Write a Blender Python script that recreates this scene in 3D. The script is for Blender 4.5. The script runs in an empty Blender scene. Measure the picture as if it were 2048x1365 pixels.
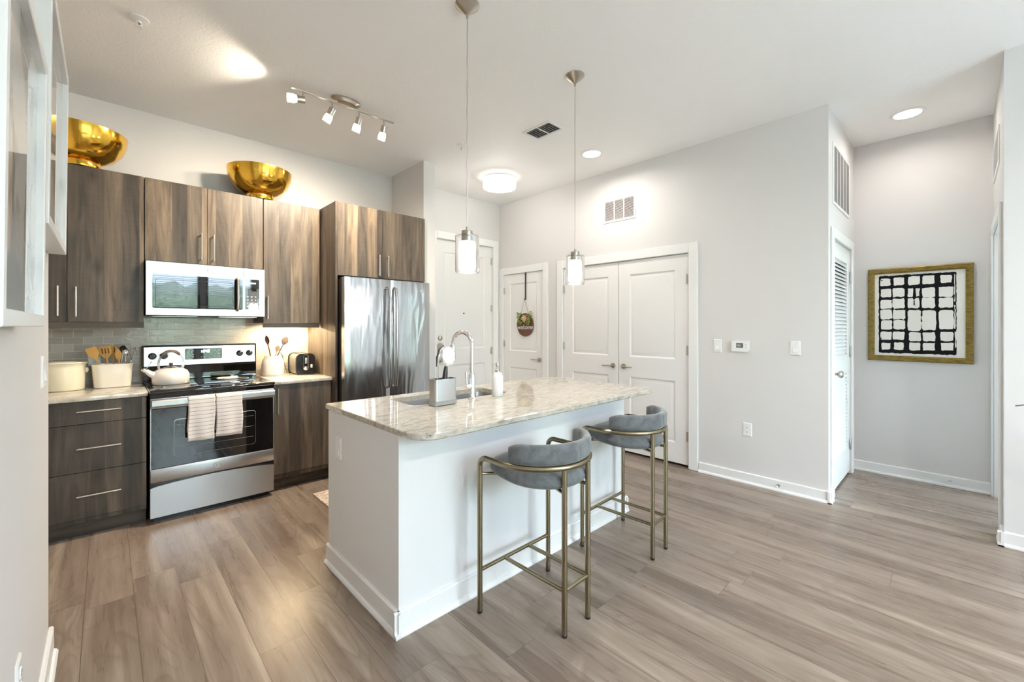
import bpy, bmesh, math, random
from mathutils import Vector, Matrix
random.seed(7)
C = bpy.context.scene.collection
SC = bpy.context.scene
PI = math.pi

# ------------------------------------------------------------------ camera
cam_d = bpy.data.cameras.new('camera'); cam = bpy.data.objects.new('camera', cam_d); C.objects.link(cam)
cam_d.sensor_width = 36.0; cam_d.lens = 852.67 / 2048 * 36.0; cam_d.shift_y = -29.2 / 2048
cam_d.clip_start = 0.02; cam_d.clip_end = 200
cam.location = (0, 0, 1.35); cam.rotation_euler = (PI / 2, 0, -0.7615)
SC.camera = cam

# ------------------------------------------------------------------ colour management
vs = SC.view_settings
vs.view_transform = 'Standard'; vs.look = 'None'; vs.gamma = 1.0; vs.use_curve_mapping = False
vs.exposure = 1.36
SC.cycles.use_denoising = True
SC.cycles.max_bounces = 10; SC.cycles.diffuse_bounces = 6; SC.cycles.glossy_bounces = 5
SC.cycles.transmission_bounces = 8; SC.cycles.transparent_max_bounces = 12
SC.cycles.sample_clamp_indirect = 6.0
SC.cycles.caustics_reflective = False; SC.cycles.caustics_refractive = False

# ------------------------------------------------------------------ world: a bright overcast sky
wd = bpy.data.worlds.new('sky'); SC.world = wd; wd.use_nodes = True
nt = wd.node_tree; nt.nodes.clear()
wo = nt.nodes.new('ShaderNodeOutputWorld'); bg = nt.nodes.new('ShaderNodeBackground')
tc = nt.nodes.new('ShaderNodeTexCoord'); sp = nt.nodes.new('ShaderNodeSeparateXYZ'); cr = nt.nodes.new('ShaderNodeValToRGB')
nt.links.new(tc.outputs['Generated'], sp.inputs[0]); nt.links.new(sp.outputs['Z'], cr.inputs[0])
cr.color_ramp.elements[0].position = 0.0; cr.color_ramp.elements[0].color = (0.50, 0.64, 0.77, 1)
cr.color_ramp.elements[1].position = 0.55; cr.color_ramp.elements[1].color = (0.65, 0.81, 1.0, 1)
nt.links.new(cr.outputs[0], bg.inputs[0]); bg.inputs[1].default_value = 14.0
nt.links.new(bg.outputs[0], wo.inputs[0])

def lamp(name, kind, loc, energy, color=(1, 1, 1), size=0.1, size_y=None, rot=None, spot=None, blend=0.5, target=None, spread=None):
    d = bpy.data.lights.new(name, kind); d.energy = energy; d.color = color
    if kind == 'AREA':
        d.size = size
        if size_y: d.shape = 'RECTANGLE'; d.size_y = size_y
        if spread: d.spread = spread
    else:
        d.shadow_soft_size = size
    if kind == 'SPOT': d.spot_size = spot or 1.2; d.spot_blend = blend
    o = bpy.data.objects.new(name, d); C.objects.link(o); o.location = loc
    if target is not None:
        o.rotation_euler = (Vector(target) - Vector(loc)).to_track_quat('-Z', 'Y').to_euler()
    elif rot: o.rotation_euler = rot
    return o
# daylight entering by the glazed openings behind the camera and the added bedroom window
DAY = (0.86, 0.93, 1.0)
for wx_, wz_, ww_, wh_ in ((1.03, 1.55, 0.90, 2.10), (2.03, 1.55, 0.90, 2.10), (2.95, 1.26, 0.70, 2.48), (5.30, 1.50, 1.60, 2.0)):   # window portals guide the sky sampling
    po = lamp('window_portal', 'AREA', (wx_, -3.315, wz_), 1, DAY, ww_, wh_, rot=(PI / 2, 0, 0)); po.data.cycles.is_portal = True

# ------------------------------------------------------------------ materials
MATS = {}
def mat(name, color=(0.8, 0.8, 0.8), rough=0.5, metal=0.0, spec=0.5, **kw):
    m = bpy.data.materials.new(name); m.use_nodes = True
    b = m.node_tree.nodes['Principled BSDF']
    b.inputs['Base Color'].default_value = (*color, 1); b.inputs['Roughness'].default_value = rough
    b.inputs['Metallic'].default_value = metal; b.inputs['Specular IOR Level'].default_value = spec
    for k, v in kw.items():
        key = {'trans': 'Transmission Weight', 'ior': 'IOR', 'coat': 'Coat Weight', 'coatr': 'Coat Roughness', 'sheen': 'Sheen Weight',
               'sheenr': 'Sheen Roughness', 'emis': 'Emission Strength', 'aniso': 'Anisotropic', 'alpha': 'Alpha', 'sss': 'Subsurface Weight'}[k]
        b.inputs[key].default_value = v
    if 'emis' in kw: b.inputs['Emission Color'].default_value = (*color, 1)
    MATS[name] = m
    return m
class N:
    def __init__(s, m): s.m = m; s.t = m.node_tree; s.b = s.t.nodes['Principled BSDF']
    def n(s, kind, **kw):
        x = s.t.nodes.new('ShaderNode' + kind)
        for k, v in kw.items():
            if k in x.inputs: x.inputs[k].default_value = v
            else: setattr(x, k, v)
        return x
    def l(s, a, b): s.t.links.new(a, b); return s
    def pos(s): return s.n('NewGeometry').outputs['Position']
    def objc(s): return s.n('TexCoord').outputs['Object']
    def mapping(s, v, scale=(1, 1, 1), loc=(0, 0, 0), rot=(0, 0, 0)):
        x = s.n('Mapping'); s.l(v, x.inputs['Vector']); x.inputs['Scale'].default_value = scale
        x.inputs['Location'].default_value = loc; x.inputs['Rotation'].default_value = rot
        return x.outputs[0]
    def noise(s, v, scale, detail=4, rough=0.5, dist=0.0):
        x = s.n('TexNoise'); s.l(v, x.inputs['Vector']); x.inputs['Scale'].default_value = scale
        x.inputs['Detail'].default_value = detail; x.inputs['Roughness'].default_value = rough; x.inputs['Distortion'].default_value = dist
        return x.outputs['Fac']
    def ramp(s, f, stops, interp='LINEAR'):
        x = s.n('ValToRGB'); s.l(f, x.inputs[0]); e = x.color_ramp.elements; x.color_ramp.interpolation = interp
        while len(e) < len(stops): e.new(0.5)
        for k, (p, c) in enumerate(stops):
            e[k].position = p; e[k].color = (*c, 1) if len(c) == 3 else c
        return x.outputs[0]
    def mix(s, f, a, b, blend='MIX'):
        x = s.n('Mix', data_type='RGBA', blend_type=blend)
        for k, v in ((0, f), (6, a), (7, b)):
            if hasattr(v, 'is_linked') or hasattr(v, 'links'): s.l(v, x.inputs[k])
            else: x.inputs[k].default_value = v if k == 0 else (*v, 1)
        return x.outputs[2]
    def math(s, op, a, b=None):
        x = s.n('Math', operation=op)
        for k, v in ((0, a), (1, b)):
            if v is None: continue
            if hasattr(v, 'links'): s.l(v, x.inputs[k])
            else: x.inputs[k].default_value = v
        return x.outputs[0]
    def bump(s, h, strength=0.2, dist=0.01):
        x = s.n('Bump'); s.l(h, x.inputs['Height']); x.inputs['Strength'].default_value = strength; x.inputs['Distance'].default_value = dist
        s.l(x.outputs[0], s.b.inputs['Normal']); return x
    def color(s, c): s.l(c, s.b.inputs['Base Color'])
    def rough(s, c): s.l(c, s.b.inputs['Roughness'])

# painted walls and ceiling
def wallmat(name, col, sc=190, st=0.12):
    m = mat(name, col, 0.62, spec=0.3); n = N(m)
    p = n.pos(); f = n.noise(p, sc, 3, 0.6); n.bump(f, st, 0.004)
    g = n.noise(p, 1.3, 2); n.color(n.mix(g, tuple(c * 0.985 for c in col), tuple(min(1, c * 1.015) for c in col)))
    return m
M_wall = wallmat('wall_paint', (0.68, 0.66, 0.645))
M_wallw = wallmat('island_paint', (0.74, 0.735, 0.735))
M_ceil = wallmat('ceiling_paint', (0.88, 0.87, 0.855), 70, 0.5)
M_trim = mat('trim_paint', (0.80, 0.795, 0.785), 0.33, spec=0.5)
M_door = mat('door_paint', (0.80, 0.785, 0.77), 0.36, spec=0.5)
M_plastic = mat('white_plastic', (0.80, 0.80, 0.79), 0.3)
M_dark = mat('dark_void', (0.012, 0.012, 0.013), 0.6)

# floor planks laid along y
def floormat():
    m = mat('oak_plank_floor', rough=0.3, spec=0.45); n = N(m); p = n.pos()
    v = n.n('SeparateXYZ'); n.l(p, v.inputs[0])
    cx = n.math('SUBTRACT', v.outputs['X'], 0.281 - 0.177 * 10)
    wn = n.n('TexWhiteNoise', noise_dimensions='1D'); n.l(n.math('FLOOR', n.math('DIVIDE', cx, 0.177)), wn.inputs['W'])
    yy = n.math('ADD', v.outputs['Y'], n.math('MULTIPLY', wn.outputs['Value'], 1.22))
    cv = n.n('CombineXYZ'); n.l(yy, cv.inputs[0]); n.l(cx, cv.inputs[1])
    b = n.n('TexBrick', offset=0.0, offset_frequency=2, squash=1.0)
    n.l(cv.outputs[0], b.inputs['Vector'])
    b.inputs['Color1'].default_value = (0, 0, 0, 1); b.inputs['Color2'].default_value = (1, 1, 1, 1); b.inputs['Mortar'].default_value = (0.5, 0.5, 0.5, 1)
    b.inputs['Scale'].default_value = 1.0; b.inputs['Mortar Size'].default_value = 0.0013; b.inputs['Mortar Smooth'].default_value = 0.2
    b.inputs['Brick Width'].default_value = 1.22; b.inputs['Row Height'].default_value = 0.177
    rnd = n.n('SeparateColor'); n.l(b.outputs['Color'], rnd.inputs[0]); r = rnd.outputs[0]
    r2 = n.math('ADD', r, wn.outputs['Value'])
    off = n.n('CombineXYZ'); n.l(n.math('MULTIPLY', r2, 13.0), off.inputs[0]); n.l(n.math('MULTIPLY', r2, 31.0), off.inputs[1]); n.l(n.math('MULTIPLY', r2, 7.0), off.inputs[2])
    va = n.n('VectorMath', operation='ADD'); n.l(p, va.inputs[0]); n.l(off.outputs[0], va.inputs[1]); pp = va.outputs[0]
    big = n.noise(n.mapping(pp, (4.6, 0.95, 1)), 1.0, 2, 0.45, 0.5)            # cathedral figure
    saw = n.math('FRACT', n.math('MULTIPLY', big, 17.0))
    ring = n.ramp(saw, [(0.0, (0.05, 0.05, 0.05)), (0.55, (0.25, 0.25, 0.25)), (0.86, (1, 1, 1)), (1.0, (0.05, 0.05, 0.05))])
    rmask = n.ramp(n.noise(n.mapping(pp, (5, 0.6, 1)), 1.0, 2), [(0.36, (0, 0, 0)), (0.52, (1, 1, 1))])
    fine = n.noise(n.mapping(pp, (140, 3.6, 1)), 1.0, 5, 0.72, 0.15)
    mid = n.noise(n.mapping(pp, (14, 0.85, 1)), 1.0, 5, 0.6, 0.3)
    c1 = n.ramp(mid, [(0.30, (0.205, 0.152, 0.115)), (0.46, (0.258, 0.200, 0.156)), (0.56, (0.325, 0.262, 0.208)), (0.72, (0.45, 0.375, 0.305))])
    c2 = n.mix(n.math('MULTIPLY', n.math('MULTIPLY', ring, rmask), 0.40), c1, (0.135, 0.092, 0.068))
    c3 = n.mix(n.math('MULTIPLY', n.ramp(fine, [(0.40, (0, 0, 0)), (0.80, (1, 1, 1))]), 0.42), c2, (0.16, 0.115, 0.088))
    tone = n.ramp(r, [(0, (0.80, 0.78, 0.765)), (1, (1.06, 1.04, 1.025))])
    c4 = n.mix(1.0, c3, tone, 'MULTIPLY')
    kn = n.n('TexVoronoi'); n.l(n.mapping(pp, (3.0, 1.1, 1)), kn.inputs['Vector']); kn.inputs['Scale'].default_value = 1.3
    kf = n.ramp(kn.outputs['Distance'], [(0.0, (1, 1, 1)), (0.03, (0, 0, 0))])
    c5 = n.mix(n.math('MULTIPLY', kf, 0.75), c4, (0.04, 0.03, 0.025))
    c6 = n.mix(n.math('MULTIPLY', b.outputs['Fac'], 0.72), c5, (0.05, 0.038, 0.03))
    n.color(c6)
    h = n.math('SUBTRACT', n.math('MULTIPLY', fine, 0.25), n.math('MULTIPLY', b.outputs['Fac'], 1.0))
    n.bump(h, 0.10, 0.0014)
    n.rough(n.ramp(mid, [(0.3, (0.25, 0.25, 0.25)), (0.7, (0.32, 0.32, 0.32))]))
    return m
M_floor = floormat()

# grey-brown wood laminate, vertical boards; axis = the horizontal axis across the boards
def woodmat(name, axis='x', warm=1.0, horiz=False, dim=1.0):
    m = mat(name, rough=0.42, spec=0.4); n = N(m); p = n.pos()
    s = n.n('SeparateXYZ'); n.l(p, s.inputs[0])
    u = {'x': s.outputs['X'], 'y': s.outputs['Y']}[axis]; w = s.outputs['Z']
    if horiz: u, w = w, u
    wob = n.noise(n.mapping(p, (1, 1, 1)), 2.0, 2)
    uu = n.math('ADD', u, n.math('MULTIPLY', wob, 0.012))
    bid = n.math('FLOOR', n.math('DIVIDE', uu, 0.092))
    wn = n.n('TexWhiteNoise', noise_dimensions='1D'); n.l(bid, wn.inputs['W']); r = wn.outputs['Value']
    cv = n.n('CombineXYZ'); n.l(u, cv.inputs[0]); n.l(n.math('MULTIPLY', r, 9.0), cv.inputs[1]); n.l(w, cv.inputs[2]); pp = cv.outputs[0]
    g1 = n.noise(n.mapping(pp, (13, 1, 1.1)), 1.0, 6, 0.62, 1.2)
    g2 = n.noise(n.mapping(pp, (170, 1, 5)), 1.0, 4, 0.6, 0.2)
    saw = n.noise(n.mapping(pp, (5, 1, 210)), 1.0, 2, 0.5)
    blot = n.noise(n.mapping(pp, (3.2, 1, 1.1)), 1.0, 3, 0.5, 0.6)
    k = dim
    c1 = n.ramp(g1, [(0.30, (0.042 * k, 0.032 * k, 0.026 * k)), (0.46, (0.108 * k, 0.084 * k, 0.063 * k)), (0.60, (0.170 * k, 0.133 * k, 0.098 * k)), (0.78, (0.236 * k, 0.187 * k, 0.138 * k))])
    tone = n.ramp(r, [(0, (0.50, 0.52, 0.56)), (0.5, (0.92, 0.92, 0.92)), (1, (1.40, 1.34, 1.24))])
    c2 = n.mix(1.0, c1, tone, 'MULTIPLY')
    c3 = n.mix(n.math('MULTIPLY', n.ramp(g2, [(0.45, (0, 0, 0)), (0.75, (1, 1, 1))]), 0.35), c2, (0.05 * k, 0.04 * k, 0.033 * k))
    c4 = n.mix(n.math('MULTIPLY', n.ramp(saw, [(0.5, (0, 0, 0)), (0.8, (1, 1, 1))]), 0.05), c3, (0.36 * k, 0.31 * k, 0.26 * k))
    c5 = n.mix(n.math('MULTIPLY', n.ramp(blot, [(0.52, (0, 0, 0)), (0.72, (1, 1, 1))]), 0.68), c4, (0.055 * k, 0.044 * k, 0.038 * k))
    kn = n.n('TexVoronoi'); n.l(n.mapping(pp, (4.2, 1, 2.2)), kn.inputs['Vector']); kn.inputs['Scale'].default_value = 1.0
    kf = n.ramp(kn.outputs['Distance'], [(0.0, (1, 1, 1)), (0.06, (0.6, 0.6, 0.6)), (0.17, (0, 0, 0))])
    c6 = n.mix(n.math('MULTIPLY', kf, 0.8), c5, (0.03, 0.022, 0.018))
    n.color(c6); n.bump(g2, 0.12, 0.0008)
    return m
M_wood = woodmat('wood_laminate')
M_woodB = woodmat('wood_laminate_base_dimmed', dim=0.82)  # same laminate darkened: dimmer light on the base units put into the colour
M_woodY = woodmat('wood_laminate_side', 'y', dim=0.92)
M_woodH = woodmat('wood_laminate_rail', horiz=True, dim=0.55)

def granite():
    m = mat('granite', rough=0.045, spec=0.6); n = N(m); p = n.pos()
    v1 = n.noise(n.mapping(p, (9, 30, 18), rot=(0, 0, 0.25)), 1.0, 7, 0.62, 1.4)
    v2 = n.noise(p, 70, 5, 0.7, 0.4)
    v3 = n.noise(p, 3.0, 3, 0.5, 0.8)
    c = n.ramp(v1, [(0.3, (0.27, 0.24, 0.20)), (0.44, (0.45, 0.41, 0.345)), (0.56, (0.57, 0.525, 0.45)), (0.75, (0.68, 0.64, 0.57))])
    c = n.mix(n.math('MULTIPLY', n.ramp(v2, [(0.42, (1, 1, 1)), (0.52, (0, 0, 0))]), 0.5), c, (0.36, 0.34, 0.30))
    c = n.mix(n.math('MULTIPLY', n.ramp(v3, [(0.5, (0, 0, 0)), (0.7, (1, 1, 1))]), 0.25), c, (0.62, 0.53, 0.40))
    vo = n.n('TexVoronoi'); n.l(n.mapping(p, (1, 1, 1)), vo.inputs['Vector']); vo.inputs['Scale'].default_value = 34
    spk = n.ramp(vo.outputs['Distance'], [(0.10, (1, 1, 1)), (0.19, (0, 0, 0))])
    sel = n.ramp(n.noise(p, 26, 2), [(0.57, (0, 0, 0)), (0.60, (1, 1, 1))])
    c = n.mix(n.math('MULTIPLY', spk, sel), c, (0.05, 0.045, 0.05))
    n.color(c); return m
M_granite = granite()

def tilemat():
    m = mat('backsplash_tile', rough=0.13, spec=0.55); n = N(m); p = n.pos()
    s = n.n('SeparateXYZ'); n.l(p, s.inputs[0]); cv = n.n('CombineXYZ')
    n.l(n.math('ADD', s.outputs['X'], 5.0), cv.inputs[0]); n.l(n.math('SUBTRACT', s.outputs['Z'], 0.905), cv.inputs[1])
    b = n.n('TexBrick', offset=0.5, offset_frequency=2); n.l(cv.outputs[0], b.inputs['Vector'])
    b.inputs['Color1'].default_value = (0.36, 0.335, 0.305, 1); b.inputs['Color2'].default_value = (0.47, 0.44, 0.40, 1); b.inputs['Mortar'].default_value = (0.66, 0.62, 0.56, 1)
    b.inputs['Scale'].default_value = 1; b.inputs['Brick Width'].default_value = 0.105; b.inputs['Row Height'].default_value = 0.0525
    b.inputs['Mortar Size'].default_value = 0.0016; b.inputs['Mortar Smooth'].default_value = 0.3
    n.color(b.outputs['Color'])
    w = n.noise(n.mapping(p, (12, 1, 24)), 1.0, 2, 0.5, 0.6)
    h = n.math('SUBTRACT', n.math('MULTIPLY', w, 0.9), n.math('MULTIPLY', b.outputs['Fac'], 1.0)); n.bump(h, 0.55, 0.004)
    n.rough(n.math('ADD', n.math('MULTIPLY', b.outputs['Fac'], 0.5), 0.10))
    return m
M_tile = tilemat()

def steel(name, col=(0.60, 0.60, 0.60), rough=0.24, streak=(1, 1, 400), wave=0.0, bumps=0.03):
    m = mat(name, col, rough, 1.0)
    if streak is None: return m
    n = N(m); p = n.pos()
    f = n.noise(n.mapping(p, streak), 1.0, 3, 0.6); n.rough(n.math('ADD', n.math('MULTIPLY', f, 0.12), rough - 0.06))
    if wave:
        w = n.noise(n.mapping(p, (9, 1, 1.6)), 1.0, 2, 0.5, 0.4); n.bump(w, wave, 0.02)
    return m
M_steel = steel('brushed_steel', (0.52, 0.52, 0.52), 0.33)
M_fridge = steel('fridge_steel', (0.50, 0.50, 0.51), 0.18, (500, 1, 1), 0.5)
M_nickel = steel('brushed_nickel', (0.50, 0.46, 0.40), 0.30, None)
M_handle = steel('handle_nickel', (0.62, 0.58, 0.52), 0.28, None)
M_chrome = mat('chrome', (0.82, 0.82, 0.82), 0.06, 1.0)
M_bronze = steel('champagne_bronze', (0.30, 0.255, 0.165), 0.27, None)
M_blackglass = mat('black_glass', (0.006, 0.006, 0.007), 0.03, spec=0.7, coat=0.3)
M_mwglass = mat('microwave_glass', (0.004, 0.004, 0.005), 0.02, spec=0.6)
M_black = mat('black_enamel', (0.010, 0.010, 0.011), 0.22)
M_blackp = mat('black_plastic', (0.018, 0.018, 0.02), 0.35)
M_glass = mat('clear_glass', (1, 1, 1), 0.0, trans=1.0, ior=1.45)
M_gold = mat('polished_gold', (0.83, 0.50, 0.07), 0.13, 1.0)
M_cream = mat('cream_ceramic', (0.80, 0.755, 0.66), 0.14, coat=0.5)
M_cream2 = mat('yellowed_ceramic', (0.78, 0.72, 0.55), 0.16, coat=0.5)
M_pink = mat('off_white_ceramic', (0.78, 0.72, 0.67), 0.2, coat=0.4)
M_white = mat('matt_white', (0.70, 0.70, 0.69), 0.35)
M_shade = mat('lit_opal_glass', (1.0, 0.96, 0.90), 0.4, emis=1.6)
M_drum = mat('lit_drum_shade', (1.0, 0.95, 0.87), 0.5, emis=0.75)
M_lens = mat('lit_lens', (1.0, 0.96, 0.89), 0.4, emis=5.0)
M_bulb = mat('lit_bulb', (1.0, 0.93, 0.80), 0.4, emis=6.0)
M_frost = mat('frosted_glass', (0.93, 0.93, 0.90), 0.35, trans=0.75, ior=1.3)
M_digits = mat('display_digits', (0.75, 0.9, 1.0), 0.4, emis=2.5)
M_ink = mat('printed_mark', (0.55, 0.55, 0.55), 0.5)
M_tanwood = mat('bamboo', (0.66, 0.37, 0.10), 0.4)
M_walnut = mat('walnut_handle', (0.10, 0.045, 0.02), 0.3)
def noisy(name, a, b, sc, rough=0.6, stretch=(1, 1, 1), bump=0.0, obj=True, **kw):
    m = mat(name, a, rough, **kw); n = N(m); p = n.objc() if obj else n.pos()
    f = n.noise(n.mapping(p, stretch), sc, 5, 0.6, 0.3); n.color(n.ramp(f, [(0.32, a), (0.68, b)]))
    if bump: n.bump(f, bump, 0.004)
    return m
M_velvet = noisy('grey_velvet', (0.080, 0.087, 0.090), (0.175, 0.186, 0.190), 17, 0.85, bump=0.25, sheen=0.45, sheenr=0.4)
M_goldframe = noisy('antique_gold_frame', (0.13, 0.085, 0.012), (0.30, 0.205, 0.04), 22, 0.38, (1, 1, 4), 0.3, metal=0.35)
M_paper = mat('cream_paper', (0.80, 0.77, 0.71), 0.5, coat=0.6, coatr=0.02)
M_inkblack = mat('black_ink', (0.008, 0.008, 0.010), 0.5, spec=0.12)
M_boardbrown = noisy('stained_board', (0.11, 0.042, 0.018), (0.17, 0.070, 0.033), 30, 0.55, (1, 1, 6))
M_leaf = noisy('green_leaf', (0.10, 0.17, 0.03), (0.30, 0.38, 0.08), 60, 0.5)
M_hedge = noisy('hedge_leaves', (0.13, 0.18, 0.09), (0.46, 0.52, 0.36), 14, 0.7, bump=1.0)
M_burlap = noisy('burlap_bow', (0.50, 0.33, 0.19), (0.66, 0.48, 0.31), 90, 0.8)
M_rug = noisy('flecked_rug', (0.36, 0.22, 0.15), (0.80, 0.72, 0.62), 42, 0.95, bump=0.5)
M_twine = mat('twine', (0.30, 0.22, 0.13), 0.8)
def towelmat():
    m = mat('striped_towel', (0.75, 0.72, 0.68), 0.9, sheen=0.3); n = N(m); s = n.n('SeparateXYZ'); n.l(n.pos(), s.inputs[0])
    f = n.math('FRACT', n.math('MULTIPLY', s.outputs['Z'], 1 / 0.0268))
    k = n.ramp(f, [(0.0, (1, 1, 1)), (0.085, (1, 1, 1)), (0.11, (0, 0, 0)), (1, (0, 0, 0))])
    n.color(n.mix(n.math('MULTIPLY', k, 0.85), (0.70, 0.655, 0.62), (0.10, 0.09, 0.09)))
    n.bump(n.noise(n.pos(), 300, 2), 0.3, 0.002); return m
M_towel = towelmat()
def flowerprint():
    m = mat('grey_botanical_print', (0.7, 0.7, 0.7), 0.35, coat=1.0, coatr=0.01); n = N(m); p = n.pos()
    f = n.noise(n.mapping(p, (1, 5, 3.2)), 1.0, 3, 0.5, 1.2)
    c = n.ramp(f, [(0.40, (0.13, 0.13, 0.13)), (0.45, (0.28, 0.28, 0.28)), (0.50, (0.50, 0.50, 0.49)), (0.8, (0.58, 0.58, 0.57))]); n.color(c); return m
M_print = flowerprint()

# ------------------------------------------------------------------ mesh builder
class B:
    def __init__(s, M=None): s.bm = bmesh.new(); s.M = M; s.mi = 0
    def _add(s, verts, faces):
        vs_ = [s.bm.verts.new(s.M @ Vector(v) if s.M else Vector(v)) for v in verts]
        for f in faces:
            try:
                fc = s.bm.faces.new([vs_[i] for i in f]); fc.material_index = s.mi
            except ValueError: pass
        return s
    def box(s, x0, x1, y0, y1, z0, z1, bev=0.0, seg=2):
        if x0 > x1: x0, x1 = x1, x0
        if y0 > y1: y0, y1 = y1, y0
        if z0 > z1: z0, z1 = z1, z0
        v = [(x, y, z) for z in (z0, z1) for y in (y0, y1) for x in (x0, x1)]
        f = [(0, 2, 3, 1), (4, 5, 7, 6), (0, 1, 5, 4), (1, 3, 7, 5), (3, 2, 6, 7), (2, 0, 4, 6)]
        if bev <= 0: return s._add(v, f)
        t = bmesh.new(); tv = [t.verts.new(q) for q in v]
        for q in f: t.faces.new([tv[i] for i in q])
        bev = min(bev, (x1 - x0) * .49, (y1 - y0) * .49, (z1 - z0) * .49)
        bmesh.ops.bevel(t, geom=t.edges[:], offset=bev, segments=seg, profile=0.5, affect='EDGES')
        t.verts.index_update(); s._add([w.co[:] for w in t.verts], [[w.index for w in q.verts] for q in t.faces]); t.free(); return s
    def rings(s, rings, close=True, cap0=True, cap1=True):
        n = len(rings[0]); v = [q for r in rings for q in r]; f = []
        for k in range(len(rings) - 1):
            for i in range(n if close else n - 1):
                j = (i + 1) % n; f.append((k * n + i, k * n + j, (k + 1) * n + j, (k + 1) * n + i))
        if cap0: f.append(tuple(range(n))[::-1])
        if cap1: f.append(tuple((len(rings) - 1) * n + i for i in range(n)))
        return s._add(v, f)
    def lathe(s, prof, c=(0, 0, 0), seg=32, sx=1.0, sy=1.0, cap0=True, cap1=True, axis='z'):
        rs = []
        for r, h in prof:
            r = max(r, 1e-5); ring = []
            for i in range(seg):
                a = 2 * PI * i / seg; p = (r * math.cos(a) * sx, r * math.sin(a) * sy, h)
                if axis == 'x': p = (p[2], p[0], p[1])
                if axis == 'y': p = (p[1], p[2], p[0])
                ring.append((c[0] + p[0], c[1] + p[1], c[2] + p[2]))
            rs.append(ring)
        return s.rings(rs, True, cap0, cap1)
    def tube(s, pts, r, seg=12, cap=True, rad=None, flat=1.0):
        pts = [Vector(p) for p in pts]; n = len(pts); rs = []; prev = None
        for i, p in enumerate(pts):
            t = (pts[min(i + 1, n - 1)] - pts[max(i - 1, 0)]).normalized()
            if prev is None:
                a = Vector((0, 0, 1)) if abs(t.z) < 0.9 else Vector((1, 0, 0)); u = t.cross(a).normalized()
            else: u = (prev - t * prev.dot(t)).normalized()
            w = t.cross(u); prev = u; rr = rad[i] if rad else r
            rs.append([tuple(p + u * rr * math.cos(2 * PI * k / seg) + w * rr * flat * math.sin(2 * PI * k / seg)) for k in range(seg)])
        return s.rings(rs, True, cap, cap)
    def prism(s, poly, a, b, plane='xy'):
        def P(p, h): return {'xy': (p[0], p[1], h), 'xz': (p[0], h, p[1]), 'yz': (h, p[0], p[1])}[plane]
        return s.rings([[P(p, a) for p in poly], [P(p, b) for p in poly]])
    def ball(s, c, r, sx=1, sy=1, sz=1, seg=16, rn=10):
        return s.lathe([(r * math.sin(PI * k / rn), -r * sz * math.cos(PI * k / rn)) for k in range(rn + 1)], c, seg, sx, sy)

ORG = {}
def finish(name, bd, m, parent=None, smooth=38, loc=None):
    bm = bd.bm; bmesh.ops.recalc_face_normals(bm, faces=bm.faces[:])
    if parent is None:
        if loc is None:
            xs = [v.co.x for v in bm.verts]; ys = [v.co.y for v in bm.verts]; zs = [v.co.z for v in bm.verts]
            loc = ((min(xs) + max(xs)) / 2, (min(ys) + max(ys)) / 2, min(zs))
        org = Vector(loc)
    else: org = ORG[parent.name]
    if org.length > 0:
        for v in bm.verts: v.co -= org
    me = bpy.data.meshes.new(name); bm.to_mesh(me); bm.free()
    for q in (m if isinstance(m, (list, tuple)) else [m]): me.materials.append(q)
    o = bpy.data.objects.new(name, me); C.objects.link(o)
    if parent is not None: o.parent = parent
    else: o.location = org
    ORG[o.name] = org
    if smooth:
        for p_ in me.polygons: p_.use_smooth = True
        me.set_sharp_from_angle(angle=math.radians(smooth))
    return o
def struct(name, bd, m, **kw):
    o = finish(name, bd, m, **kw)
    if o.parent is None: o['kind'] = 'structure'
    return o
def tag(o, label, cat, group=None):
    o['label'] = label; o['category'] = cat
    if group: o['group'] = group
    return o
def thing(name, label, cat, loc=(0, 0, 0), group=None, kind=None):
    o = bpy.data.objects.new(name, None); C.objects.link(o); o.location = loc; o.empty_display_size = 0.1
    if kind: o['kind'] = kind
    o['label'] = label; o['category'] = cat
    if group: o['group'] = group
    ORG[o.name] = Vector(loc); return o
def one(name, bd, m, label, cat, group=None, **kw): return tag(finish(name, bd, m, **kw), label, cat, group)
def copy_tree(o, parent=None):
    c = o.copy(); C.objects.link(c); ORG[c.name] = ORG[o.name]
    if parent is not None: c.parent = parent
    for ch in list(o.children): copy_tree(ch, c)
    return c
def rrect(x0, x1, y0, y1, rs, seg=8):
    """rounded rectangle, rs = radii at (x0,y0),(x1,y0),(x1,y1),(x0,y1)"""
    if not isinstance(rs, (list, tuple)): rs = [rs] * 4
    out = []
    for (cx, cy, sx, sy, a0), r in zip(((x0, y0, 1, 1, PI), (x1, y0, -1, 1, 1.5 * PI), (x1, y1, -1, -1, 0), (x0, y1, 1, -1, .5 * PI)), rs):
        for k in range(seg + 1):
            a = a0 + k / seg * PI / 2; out.append((cx + sx * r + r * math.cos(a), cy + sy * r + r * math.sin(a)))
    return out
def text_bm(txt, size, depth, M, shear=0.0):
    cu = bpy.data.curves.new('t', 'FONT'); cu.body = txt; cu.size = size; cu.extrude = depth; cu.align_x = 'CENTER'; cu.align_y = 'CENTER'; cu.shear = shear
    o = bpy.data.objects.new('t', cu); C.objects.link(o); dg = bpy.context.evaluated_depsgraph_get()
    me = bpy.data.meshes.new_from_object(o.evaluated_get(dg)); bd = B(); bd.bm.from_mesh(me)
    for v in bd.bm.verts: v.co = M @ v.co
    bpy.data.objects.remove(o); bpy.data.curves.remove(cu); bpy.data.meshes.remove(me); return bd
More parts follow.
